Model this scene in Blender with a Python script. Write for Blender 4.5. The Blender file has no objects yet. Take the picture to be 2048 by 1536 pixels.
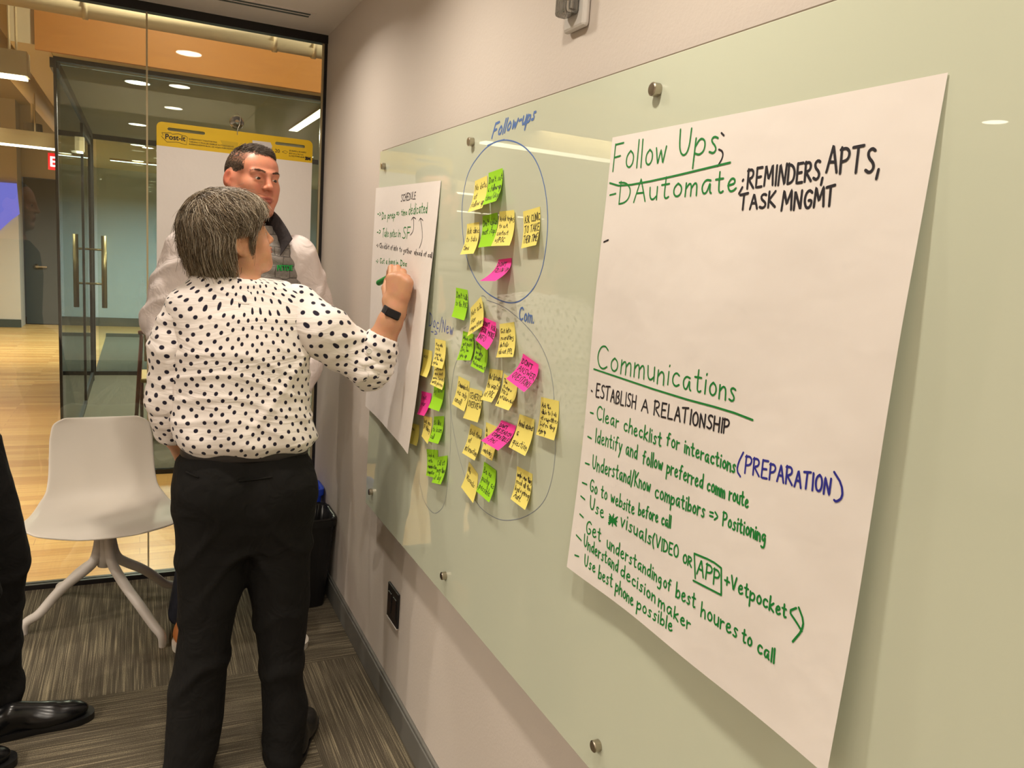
import bpy, math, random
import numpy as np
from mathutils import Matrix, Vector

SC = bpy.context.scene
COL = SC.collection
random.seed(7)
RNG = np.random.default_rng(11)

# ------------------------------------------------------------------ camera
FPX, YAW, PITCH, ROLL, CAMH = 1568.0, 0.450109619, 0.157965742, 0.0709333852, 1.56


def cam_axes():
    cy, sy, cp, sp = math.cos(YAW), math.sin(YAW), math.cos(PITCH), math.sin(PITCH)
    f = np.array([sy * cp, cy * cp, -sp]); r = np.array([cy, -sy, 0.0]); u = np.cross(r, f)
    c, s = math.cos(ROLL), math.sin(ROLL)
    return np.array([c * r + s * u, -s * r + c * u, f])


CM = cam_axes()
cam = bpy.data.objects.new('camera', bpy.data.cameras.new('camera'))
COL.objects.link(cam)
cam.data.sensor_width = 36.0
cam.data.lens = FPX / 2048.0 * 36.0
cam.data.clip_start = 0.02
mw = Matrix.Identity(4)
for i in range(3):
    mw[i][0] = CM[0][i]; mw[i][1] = CM[1][i]; mw[i][2] = -CM[2][i]
mw[2][3] = CAMH
cam.matrix_world = mw
SC.camera = cam

# ------------------------------------------------------------------ world, exposure
SC.view_settings.view_transform = 'Standard'
SC.view_settings.look = 'None'
SC.view_settings.gamma = 1.0
SC.view_settings.use_curve_mapping = False
SC.view_settings.exposure = 0.0
w = bpy.data.worlds.new('world'); SC.world = w
w.use_nodes = True
w.node_tree.nodes['Background'].inputs[0].default_value = (1.0, 0.86, 0.70, 1)
w.node_tree.nodes['Background'].inputs[1].default_value = 0.05
SC.cycles.use_denoising = True
SC.cycles.max_bounces = 8
SC.cycles.diffuse_bounces = 4
SC.cycles.glossy_bounces = 4
SC.cycles.transparent_max_bounces = 16
SC.cycles.caustics_reflective = False
SC.cycles.caustics_refractive = False
SC.cycles.sample_clamp_indirect = 4.0

WARM = (1.0, 0.895, 0.765)
XB, XW, YG, ZC = 0.735, 0.775, 3.77, 2.49      # board face, wall, glass partition, ceiling


def area_light(name, loc, size, power, color=WARM, spread=180, rot=(0, 0, 0), size_y=None, parent=None):
    l = bpy.data.lights.new(name, 'AREA')
    l.shape = 'DISK' if size_y is None else 'RECTANGLE'
    l.size = size
    if size_y is not None:
        l.size_y = size_y
    l.energy = power; l.color = color; l.spread = math.radians(spread)
    o = bpy.data.objects.new(name, l); COL.objects.link(o)
    o.location = loc; o.rotation_euler = rot
    if parent is not None:
        o.parent = parent
    return o


# recessed ceiling lamps of the meeting room: a row along the board, another across the room (their housings are built below)
ROOM_LAMPS = [(0.24, y, ZC, 7.2) for y in (2.95, 1.92, 0.95, -0.05, -1.05)] + \
             [(-2.78, y, ZC, 35.0) for y in (2.95, 1.92, 0.95, -0.05, -1.05)]
for i, (x, y, z, p) in enumerate(ROOM_LAMPS):
    area_light('room_lamp_light', (x, y, z - 0.012), 0.10, p, spread=150)
# hall and far room
HALL = (1.0, 0.84, 0.60)
for x, y, z, sx, p in [(-2.2, 4.7, 2.40, 2.6, 110), (-2.4, 7.6, 2.45, 2.6, 95), (-2.4, 11.0, 2.45, 2.6, 100)]:
    area_light('hall_strip_light', (x, y, z), sx, p, HALL, 160, size_y=0.10)
for x, y in [(1.6, 4.2), (0.2, 4.2)]:  # unseen fill lights without fixtures, added to brighten the birch panel
    area_light('hall_fill_light', (x, y, 3.25), 0.2, 27, HALL, 180)
for y in (7.0, 9.2):
    for x in (0.1, 1.7):
        area_light('far_room_lamp_light', (x, y, 2.48), 0.12, 60, (1.0, 0.9, 0.72), 170)
area_light('far_wall_strip_light', (0.6, 12.2, 2.5), 2.6, 150, (0.72, 0.92, 1.0), 160, size_y=0.12)

# ================================================================== helpers
def lin(c):
    c = c / 255.0
    return c / 12.92 if c <= 0.04045 else ((c + 0.055) / 1.055) ** 2.4


def rgb(r, g, b):
    return (lin(r), lin(g), lin(b), 1.0)


def ray(u, v):
    c = np.array([(u - 1024) / FPX, -(v - 768) / FPX, 1.0])
    return CM.T @ c


CAMP = np.array([0, 0, CAMH])


def onx(u, v, X):
    r = ray(u, v); return CAMP + r * (X / r[0])


def ony(u, v, Y):
    r = ray(u, v); return CAMP + r * (Y / r[1])


def onz(u, v, Z):
    r = ray(u, v); return CAMP + r * ((Z - CAMH) / r[2])


def tag(o, label=None, cat=None, group=None, kind=None):
    if label: o['label'] = label
    if cat: o['category'] = cat
    if group: o['group'] = group
    if kind: o['kind'] = kind
    return o


def empty(name, loc=(0, 0, 0), rz=0.0):
    o = bpy.data.objects.new(name, None); COL.objects.link(o)
    o.location = loc; o.rotation_euler = (0, 0, rz)
    o.empty_display_size = 0.05
    return o


class MB:
    """collects vertices and faces, then links them as one mesh object"""
    def __init__(s):
        s.v = []; s.f = []

    def add(s, vs, fs):
        n = len(s.v)
        s.v.extend([tuple(map(float, p)) for p in vs]); s.f.extend([tuple(i + n for i in f) for f in fs])
        return s

    def box(s, lo, hi, M=None):
        x0, y0, z0 = lo; x1, y1, z1 = hi
        vs = [(x0, y0, z0), (x1, y0, z0), (x1, y1, z0), (x0, y1, z0), (x0, y0, z1), (x1, y0, z1), (x1, y1, z1), (x0, y1, z1)]
        if M is not None:
            vs = [tuple(M @ Vector(p)) for p in vs]
        return s.add(vs, [(0, 3, 2, 1), (4, 5, 6, 7), (0, 1, 5, 4), (1, 2, 6, 5), (2, 3, 7, 6), (3, 0, 4, 7)])

    def tube(s, pts, r, n=12, cap=True, flat=None):
        """swept tube; r a number or a list; flat=(axis, factor) squashes the section"""
        P = np.array(pts, float); K = len(P)
        rs = np.full(K, r, float) if np.isscalar(r) else np.array(r, float)
        T = np.gradient(P, axis=0); T /= np.linalg.norm(T, axis=1)[:, None] + 1e-12
        a = np.array([0, 0, 1.0]) if abs(T[0][2]) < 0.9 else np.array([1.0, 0, 0])
        vs = []
        u = np.cross(T[0], a); u /= np.linalg.norm(u)
        for k in range(K):
            u = u - T[k] * (u @ T[k]); u /= np.linalg.norm(u)
            w_ = np.cross(T[k], u)
            for j in range(n):
                t = 2 * math.pi * j / n
                d = (u * math.cos(t) + w_ * math.sin(t)) * rs[k]
                if flat is not None:
                    ax = np.array(flat[0], float); d = d - ax * (d @ ax) * (1 - flat[1])
                vs.append(P[k] + d)
        fs = [(k * n + j, k * n + (j + 1) % n, (k + 1) * n + (j + 1) % n, (k + 1) * n + j) for k in range(K - 1) for j in range(n)]
        if cap:
            fs.append(tuple(range(n - 1, -1, -1))); fs.append(tuple((K - 1) * n + j for j in range(n)))
        return s.add(vs, fs)

    def lathe(s, prof, n=32, M=None):
        """prof: (radius, height) pairs around z"""
        vs = []; fs = []
        for r, z in prof:
            for j in range(n):
                t = 2 * math.pi * j / n
                p = Vector((r * math.cos(t), r * math.sin(t), z))
                vs.append(tuple(M @ p) if M is not None else tuple(p))
        K = len(prof)
        for k in range(K - 1):
            for j in range(n):
                fs.append((k * n + j, k * n + (j + 1) % n, (k + 1) * n + (j + 1) % n, (k + 1) * n + j))
        fs.append(tuple(range(n - 1, -1, -1))); fs.append(tuple((K - 1) * n + j for j in range(n)))
        return s.add(vs, fs)

    def grid(s, G):
        """G: array (m, n, 3)"""
        m, n = G.shape[:2]
        return s.add(G.reshape(-1, 3), [(i * n + j, i * n + j + 1, (i + 1) * n + j + 1, (i + 1) * n + j) for i in range(m - 1) for j in range(n - 1)])

    def build(s, name, m=None, parent=None, smooth=False, bevel=0.0, solid=0.0, sub=0):
        me = bpy.data.meshes.new(name)
        me.from_pydata(s.v, [], s.f); me.update()
        if smooth:
            me.polygons.foreach_set('use_smooth', np.ones(len(me.polygons), bool))
        o = bpy.data.objects.new(name, me); COL.objects.link(o)
        if m is not None: me.materials.append(m)
        if parent is not None: o.parent = parent; o.matrix_parent_inverse = parent_inv(parent)
        if solid:
            md = o.modifiers.new('solid', 'SOLIDIFY'); md.thickness = solid; md.offset = 0
        if sub:
            md = o.modifiers.new('sub', 'SUBSURF'); md.levels = sub; md.render_levels = sub
        if bevel:
            md = o.modifiers.new('bevel', 'BEVEL'); md.width = bevel; md.segments = 2; md.limit_method = 'ANGLE'
        return o


def parent_inv(p):
    """children are modelled in world space (parents are roots or parts with identity basis)"""
    M = Matrix.Identity(4); q = p
    chain = []
    while q is not None:
        chain.append(q); q = q.parent
    for q in reversed(chain):
        b = Matrix.LocRotScale(q.location, q.rotation_euler, q.scale)
        M = M @ (q.matrix_parent_inverse if q.parent is not None else Matrix.Identity(4)) @ b
    return M.inverted()


# ------------------------------------------------------------------ materials
def new_mat(name):
    m = bpy.data.materials.new(name); m.use_nodes = True
    nt = m.node_tree
    return m, nt, nt.nodes['Principled BSDF']


def N(nt, kind, **kw):
    n = nt.nodes.new(kind)
    for k, v in kw.items():
        if k.startswith('i_'):
            n.inputs[int(k[2:])].default_value = v
        else:
            setattr(n, k, v)
    return n


def mat(name, c, rough=0.5, metal=0.0, spec=0.5, bump=None, coat=0.0, emit=None, vary=None, alpha=None, sheen=0.0):
    m, nt, b = new_mat(name)
    b.inputs['Base Color'].default_value = c
    b.inputs['Roughness'].default_value = rough
    b.inputs['Metallic'].default_value = metal
    b.inputs['Specular IOR Level'].default_value = spec
    if coat:
        b.inputs['Coat Weight'].default_value = coat; b.inputs['Coat Roughness'].default_value = 0.05
    if sheen:
        b.inputs['Sheen Weight'].default_value = sheen
    if emit:
        b.inputs['Emission Color'].default_value = emit[0]; b.inputs['Emission Strength'].default_value = emit[1]
    tc = None
    if bump or vary:
        tc = N(nt, 'ShaderNodeTexCoord')
    if bump:
        sc, st, det = bump[0], bump[1], 3.0
        nz = N(nt, 'ShaderNodeTexNoise'); nz.inputs['Scale'].default_value = sc if np.isscalar(sc) else 1.0
        nz.inputs['Detail'].default_value = det
        src = tc.outputs['Object']
        if not np.isscalar(sc):
            mp = N(nt, 'ShaderNodeMapping'); mp.inputs['Scale'].default_value = sc
            nt.links.new(src, mp.inputs[0]); src = mp.outputs[0]
        nt.links.new(src, nz.inputs['Vector'])
        bp = N(nt, 'ShaderNodeBump'); bp.inputs['Strength'].default_value = st; bp.inputs['Distance'].default_value = 0.01
        nt.links.new(nz.outputs[0], bp.inputs['Height']); nt.links.new(bp.outputs[0], b.inputs['Normal'])
    if vary:
        nz = N(nt, 'ShaderNodeTexNoise'); nz.inputs['Scale'].default_value = vary[0]; nz.inputs['Detail'].default_value = 4
        nt.links.new(tc.outputs['Object'], nz.inputs['Vector'])
        mx = N(nt, 'ShaderNodeMix', data_type='RGBA')
        mx.inputs[6].default_value = c; mx.inputs[7].default_value = vary[1]
        nt.links.new(nz.outputs[0], mx.inputs[0]); nt.links.new(mx.outputs[2], b.inputs['Base Color'])
    return m


def emission_mat(name, c, s):
    m, nt, b = new_mat(name)
    nt.nodes.remove(b)
    e = N(nt, 'ShaderNodeEmission'); e.inputs[0].default_value = c; e.inputs[1].default_value = s
    nt.links.new(e.outputs[0], nt.nodes['Material Output'].inputs[0])
    return m


def glass_mat(name, tint, refl=1.0):
    """thin flat pane: clear transmission with fresnel reflection"""
    m, nt, b = new_mat(name); nt.nodes.remove(b)
    t = N(nt, 'ShaderNodeBsdfTransparent'); t.inputs[0].default_value = tint
    g = N(nt, 'ShaderNodeBsdfGlossy'); g.inputs['Roughness'].default_value = 0.0
    fr = N(nt, 'ShaderNodeFresnel'); fr.inputs[0].default_value = 1.5
    ml = N(nt, 'ShaderNodeMath', operation='MULTIPLY'); ml.inputs[1].default_value = refl
    mx = N(nt, 'ShaderNodeMixShader')
    nt.links.new(fr.outputs[0], ml.inputs[0]); nt.links.new(ml.outputs[0], mx.inputs[0])
    nt.links.new(t.outputs[0], mx.inputs[1]); nt.links.new(g.outputs[0], mx.inputs[2])
    nt.links.new(mx.outputs[0], nt.nodes['Material Output'].inputs[0])
    return m


M = {}
M['wall'] = mat('wall_paint', rgb(214, 204, 194), 0.75, bump=(140, 0.06))
M['ceiling'] = mat('ceiling_paint', rgb(236, 230, 222), 0.85)
M['base_grey'] = mat('baseboard_grey', rgb(112, 110, 104), 0.6)
M['black_metal'] = mat('black_metal', rgb(26, 23, 24), 0.4)
M['black_plastic'] = mat('black_plastic', rgb(20, 20, 21), 0.45)
M['steel'] = mat('brushed_steel', rgb(186, 176, 160), 0.28, 1.0)
M['white_plastic'] = mat('white_plastic', rgb(224, 220, 214), 0.42)
M['paper'] = mat('flipchart_paper', rgb(243, 236, 230), 0.8, spec=0.2, bump=(11, 0.30))
M['green_ink'] = mat('green_ink', rgb(12, 132, 52), 0.6)
M['black_ink'] = mat('black_ink', rgb(30, 26, 34), 0.6)
M['blue_ink'] = mat('blue_ink', rgb(40, 42, 150), 0.6)
M['board_ink'] = mat('board_blue_ink', rgb(88, 124, 190), 0.5)
M['faint_ink'] = mat('faint_blue_ink', rgb(138, 148, 166), 0.5)
M['lamp_lens'] = emission_mat('lamp_lens', (1.0, 0.9, 0.74, 1), 15.0)
M['hall_lens'] = emission_mat('hall_lens', (1.0, 0.88, 0.66, 1), 6.0)
M['cream_metal'] = mat('cream_painted_metal', rgb(206, 186, 146), 0.5)
M['cream_pipe'] = mat('cream_painted_pipe', rgb(214, 200, 170), 0.5)
M['glass'] = glass_mat('clear_glass', (0.93, 0.96, 0.93, 1), 1.9)
M['glass_far'] = glass_mat('greenish_glass', (0.90, 0.935, 0.905, 1))
M['glass_edge'] = mat('glass_edge', rgb(196, 180, 140), 0.15, spec=0.8)


# board: back painted glass
def board_mat():
    m, nt, b = new_mat('back_painted_glass')
    b.inputs['Base Color'].default_value = rgb(214, 220, 198)
    b.inputs['Roughness'].default_value = 0.6
    b.inputs['Specular IOR Level'].default_value = 0.0
    b.inputs['Coat Weight'].default_value = 1.0
    b.inputs['Coat Roughness'].default_value = 0.012
    b.inputs['Coat IOR'].default_value = 1.5
    return m


M['board'] = board_mat()


def carpet_mat():
    m, nt, b = new_mat('carpet_tile')
    tc = N(nt, 'ShaderNodeTexCoord')
    ck = N(nt, 'ShaderNodeTexChecker'); ck.inputs['Scale'].default_value = 1.0
    mp0 = N(nt, 'ShaderNodeMapping'); mp0.inputs['Scale'].default_value = (1.0, 1.0, 0.0); mp0.inputs['Location'].default_value = (0.5, 1.22, 0.5)
    nt.links.new(tc.outputs['Object'], mp0.inputs[0]); nt.links.new(mp0.outputs[0], ck.inputs['Vector'])
    outs = []
    for s1, s2 in (((230, 3, 1), (60, 2.5, 1)), ((3, 230, 1), (2.5, 60, 1))):
        nz = []
        for s in (s1, s2):
            mp = N(nt, 'ShaderNodeMapping'); mp.inputs['Scale'].default_value = s
            nt.links.new(tc.outputs['Object'], mp.inputs[0])
            t = N(nt, 'ShaderNodeTexNoise'); t.inputs['Scale'].default_value = 1.0; t.inputs['Detail'].default_value = 2.0
            nt.links.new(mp.outputs[0], t.inputs['Vector']); nz.append(t.outputs[0])
        ad = N(nt, 'ShaderNodeMath', operation='MULTIPLY_ADD'); ad.inputs[1].default_value = 0.30
        nt.links.new(nz[1], ad.inputs[0]); 
        ml = N(nt, 'ShaderNodeMath', operation='MULTIPLY'); ml.inputs[1].default_value = 0.70
        nt.links.new(nz[0], ml.inputs[0]); nt.links.new(ml.outputs[0], ad.inputs[2])
        outs.append(ad.outputs[0])
    mx = N(nt, 'ShaderNodeMix', data_type='FLOAT')
    nt.links.new(ck.outputs[1], mx.inputs[0]); nt.links.new(outs[0], mx.inputs[2]); nt.links.new(outs[1], mx.inputs[3])
    fine = N(nt, 'ShaderNodeTexNoise'); fine.inputs['Scale'].default_value = 320
    nt.links.new(tc.outputs['Object'], fine.inputs['Vector'])
    a2 = N(nt, 'ShaderNodeMath', operation='MULTIPLY_ADD'); a2.inputs[1].default_value = 0.35
    nt.links.new(fine.outputs[0], a2.inputs[0]); nt.links.new(mx.outputs[0], a2.inputs[2])
    cr = N(nt, 'ShaderNodeValToRGB')
    e = cr.color_ramp.elements
    e[0].position = 0.52; e[0].color = rgb(80, 73, 62)
    e[1].position = 0.86; e[1].color = rgb(160, 148, 122)
    k = cr.color_ramp.elements.new(0.68); k.color = rgb(98, 90, 76)
    nt.links.new(a2.outputs[0], cr.inputs[0]); nt.links.new(cr.outputs[0], b.inputs['Base Color'])
    b.inputs['Roughness'].default_value = 0.95; b.inputs['Specular IOR Level'].default_value = 0.1
    bp = N(nt, 'ShaderNodeBump'); bp.inputs['Strength'].default_value = 0.5; bp.inputs['Distance'].default_value = 0.004
    nt.links.new(a2.outputs[0], bp.inputs['Height']); nt.links.new(bp.outputs[0], b.inputs['Normal'])
    return m


def plank_mat():
    m, nt, b = new_mat('oak_strip_floor')
    tc = N(nt, 'ShaderNodeTexCoord')
    br = N(nt, 'ShaderNodeTexBrick')
    br.inputs['Scale'].default_value = 1.0; br.inputs['Brick Width'].default_value = 0.95; br.inputs['Row Height'].default_value = 0.083
    br.inputs['Mortar Size'].default_value = 0.0009; br.inputs['Bias'].default_value = -0.1
    br.inputs['Color1'].default_value = rgb(196, 148, 84); br.inputs['Color2'].default_value = rgb(222, 180, 112); br.inputs['Mortar'].default_value = rgb(140, 100, 55)
    nt.links.new(tc.outputs['Object'], br.inputs['Vector'])
    mp = N(nt, 'ShaderNodeMapping'); mp.inputs['Scale'].default_value = (3, 60, 1)
    nt.links.new(tc.outputs['Object'], mp.inputs[0])
    nz = N(nt, 'ShaderNodeTexNoise'); nz.inputs['Scale'].default_value = 1.2; nz.inputs['Detail'].default_value = 5; nz.inputs['Distortion'].default_value = 0.6
    nt.links.new(mp.outputs[0], nz.inputs['Vector'])
    mx = N(nt, 'ShaderNodeMix', data_type='RGBA', blend_type='OVERLAY'); mx.inputs[0].default_value = 0.4
    nt.links.new(br.outputs[0], mx.inputs[6]); nt.links.new(nz.outputs[0], mx.inputs[7])
    nt.links.new(mx.outputs[2], b.inputs['Base Color'])
    b.inputs['Roughness'].default_value = 0.32
    return m


def birch_mat():
    m, nt, b = new_mat('birch_panel')
    tc = N(nt, 'ShaderNodeTexCoord')
    mp = N(nt, 'ShaderNodeMapping'); mp.inputs['Scale'].default_value = (1.2, 1.2, 9)
    nt.links.new(tc.outputs['Object'], mp.inputs[0])
    wv = N(nt, 'ShaderNodeTexNoise'); wv.inputs['Scale'].default_value = 3.0; wv.inputs['Detail'].default_value = 6; wv.inputs['Distortion'].default_value = 1.5
    nt.links.new(mp.outputs[0], wv.inputs['Vector'])
    mx = N(nt, 'ShaderNodeMix', data_type='RGBA'); mx.inputs[6].default_value = rgb(178, 118, 48); mx.inputs[7].default_value = rgb(196, 136, 62)
    nt.links.new(wv.outputs[0], mx.inputs[0]); nt.links.new(mx.outputs[2], b.inputs['Base Color'])
    b.inputs['Roughness'].default_value = 0.5
    return m


M['carpet'] = carpet_mat(); M['planks'] = plank_mat(); M['birch'] = birch_mat()
M['grey_carpet'] = mat('far_carpet', rgb(98, 94, 80), 0.95, vary=(60, rgb(82, 78, 68)))

# ================================================================== the meeting room shell
def struct(name, mb, m, **k):
    return tag(mb.build(name, m, **k), kind='structure')


XL, YB = -4.3, -2.4
struct('floor', MB().box((XL, YB, -0.1), (XW, YG + 0.03, 0)), M['carpet'])
struct('wall_right', MB().box((XW, YB, 0), (XW + 0.12, YG + 0.1, ZC)), M['wall'])
struct('wall_left', MB().box((XL - 0.12, YB, 0), (XL, YG, ZC)), M['wall'])
struct('wall_back', MB().box((XL, YB - 0.12, 0), (XW, YB, ZC)), M['wall'])
struct('ceiling', MB().box((XL - 0.12, YB - 0.12, ZC), (XW + 0.12, YG + 0.02, ZC + 0.3)), M['ceiling'])
bb = MB().box((XW - 0.014, YB, 0), (XW, YG - 0.02, 0.092)).box((XW - 0.010, YB, 0.092), (XW, YG - 0.02, 0.104))
struct('baseboard_right', bb, M['base_grey'], bevel=0.003)
struct('baseboard_left', MB().box((XL, YB, 0), (XL + 0.012, YG - 0.02, 0.1)), M['base_grey'])
struct('baseboard_back', MB().box((XL, YB, 0), (XW, YB + 0.012, 0.1)), M['base_grey'])

# glass partition: rails plus three panes with hairline joints
win = MB()
win.box((XL, YG - 0.022, ZC - 0.036), (XW, YG + 0.022, ZC)).box((XL, YG - 0.022, 0), (XW, YG + 0.022, 0.022))
win.box((XW - 0.012, YG - 0.016, 0.022), (XW, YG + 0.016, ZC - 0.03))
wo = struct('window_1', win, M['black_metal'])
panes = [(XL, -1.195), (-1.190, 0.033), (0.038, XW - 0.012)]
for a, b_ in panes:
    MB().box((a, YG - 0.005, 0.022), (b_, YG + 0.005, ZC - 0.03)).build('glass_pane', M['glass'], wo)
for x in (-1.1925, 0.0355):
    tag(MB().box((x - 0.0035, YG - 0.0062, 0.022), (x + 0.0035, YG + 0.0062, ZC - 0.03)).build('joint_strip', M['glass_edge'], wo), 'pale polished glass joint strip')
tag(MB().box((XW - 0.021, YG - 0.0062, 0.022), (XW - 0.0125, YG + 0.0062, ZC - 0.03)).build('joint_strip', M['glass_edge'], wo), 'pale polished glass joint strip')

# slot air diffuser in the ceiling
vt = empty('ceiling_vent', (-0.02, 3.47, ZC))
tag(vt, 'long linear slot vent with two black slits in the ceiling above the glass wall', 'vent')
MB().box((-0.95, 3.44, ZC - 0.004), (0.66, 3.52, ZC + 0.001)).build('vent_flange', M['ceiling'], vt)
for y0 in (3.452, 3.488):
    tag(MB().box((-0.93, y0, ZC - 0.0055), (0.64, y0 + 0.017, ZC - 0.003)).build('vent_slot', M['black_metal'], vt), 'black slit')

# recessed ceiling lamps of the meeting room (seen mirrored in the glass)
def downlight(x, y, z, label, lens='lamp_lens', r=0.062, group='recessed ceiling lamps'):
    t = empty('recessed_ceiling_lamp', (x, y, z)); tag(t, label, 'ceiling lamp', group)
    Mt = Matrix.Translation((x, y, z))
    MB().lathe([(r + 0.012, 0.0), (r + 0.012, -0.004), (r, -0.006), (r, 0.0)], 28, Mt).build('trim_ring', M['white_plastic'], t, smooth=False)
    MB().lathe([(r, -0.001), (r, -0.0055), (0.001, -0.0056)], 28, Mt).build('lamp_lens', M[lens], t)
    return t


rows = {0.24: 'row along the glass board', -2.78: 'row across the room'}
ordn = ['nearest the glass wall', 'second from the glass wall', 'third from the glass wall', 'fourth from the glass wall', 'last before the back wall']
cnt = {}
for x, y, z, p in ROOM_LAMPS:
    k = cnt.get(x, 0); cnt[x] = k + 1
    downlight(x, y, z, 'round white recessed lamp, %s, %s' % (rows[x], ordn[k]))

# black double outlet on the wall below the board
pl = [onx(u, v, XW - 0.003) for u, v in ((778, 1162), (800, 1188), (797, 1257), (775, 1232))]
yc = np.mean([p[1] for p in pl]); zc = np.mean([p[2] for p in pl])
ot = empty('wall_outlet', (XW, yc, zc)); tag(ot, 'black wall outlet plate on the pale wall under the glass board', 'outlet')
MB().box((XW - 0.008, yc - 0.058, zc - 0.06), (XW, yc + 0.058, zc + 0.06)).build('cover_plate', M['black_plastic'], ot, bevel=0.002)
for s in (-0.027, 0.027):
    soc = MB().box((XW - 0.011, yc + s - 0.018, zc - 0.035), (XW - 0.007, yc + s + 0.018, zc + 0.035)).build('socket', M['black_metal'], ot, bevel=0.002)
MB().box((XW - 0.0086, yc - 0.055, zc - 0.064), (XW - 0.001, yc + 0.055, zc - 0.0605)).build('plate_rim', M['white_plastic'], ot)

# strobe alarm high on the wall
c = onx(1137, -12, XW - 0.03)
st = empty('strobe_alarm', (XW, c[1], c[2])); tag(st, 'white fire alarm strobe with clear lens high on the wall above the board', 'alarm')
y0, z0 = c[1], c[2]
MB().box((XW - 0.016, y0 - 0.040, z0 - 0.062), (XW - 0.001, y0 + 0.040, z0 + 0.062)).build('back_plate', M['white_plastic'], st, bevel=0.006)
lens = MB().box((XW - 0.045, y0 - 0.024, z0 - 0.040), (XW - 0.016, y0 + 0.028, z0 + 0.040)).build('strobe_lens', None, st, bevel=0.008)
ml, nt, b_ = new_mat('clear_ribbed_plastic')
b_.inputs['Base Color'].default_value = rgb(200, 196, 186); b_.inputs['Roughness'].default_value = 0.08; b_.inputs['Transmission Weight'].default_value = 0.75
tc = N(nt, 'ShaderNodeTexCoord'); wv = N(nt, 'ShaderNodeTexWave'); wv.inputs['Scale'].default_value = 60; wv.bands_direction = 'Y'
bp = N(nt, 'ShaderNodeBump'); bp.inputs['Strength'].default_value = 0.6; bp.inputs['Distance'].default_value = 0.01
nt.links.new(tc.outputs['Object'], wv.inputs['Vector']); nt.links.new(wv.outputs[1], bp.inputs['Height']); nt.links.new(bp.outputs[0], b_.inputs['Normal'])
lens.data.materials.append(ml)
MB().lathe([(0.012, 0), (0.016, -0.012), (0.01, -0.02)], 16, Matrix.Translation((XW - 0.022, y0, z0)) @ Matrix.Rotation(math.pi / 2, 4, 'Y')).build('flash_bulb', M['steel'], st, smooth=True)

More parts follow.
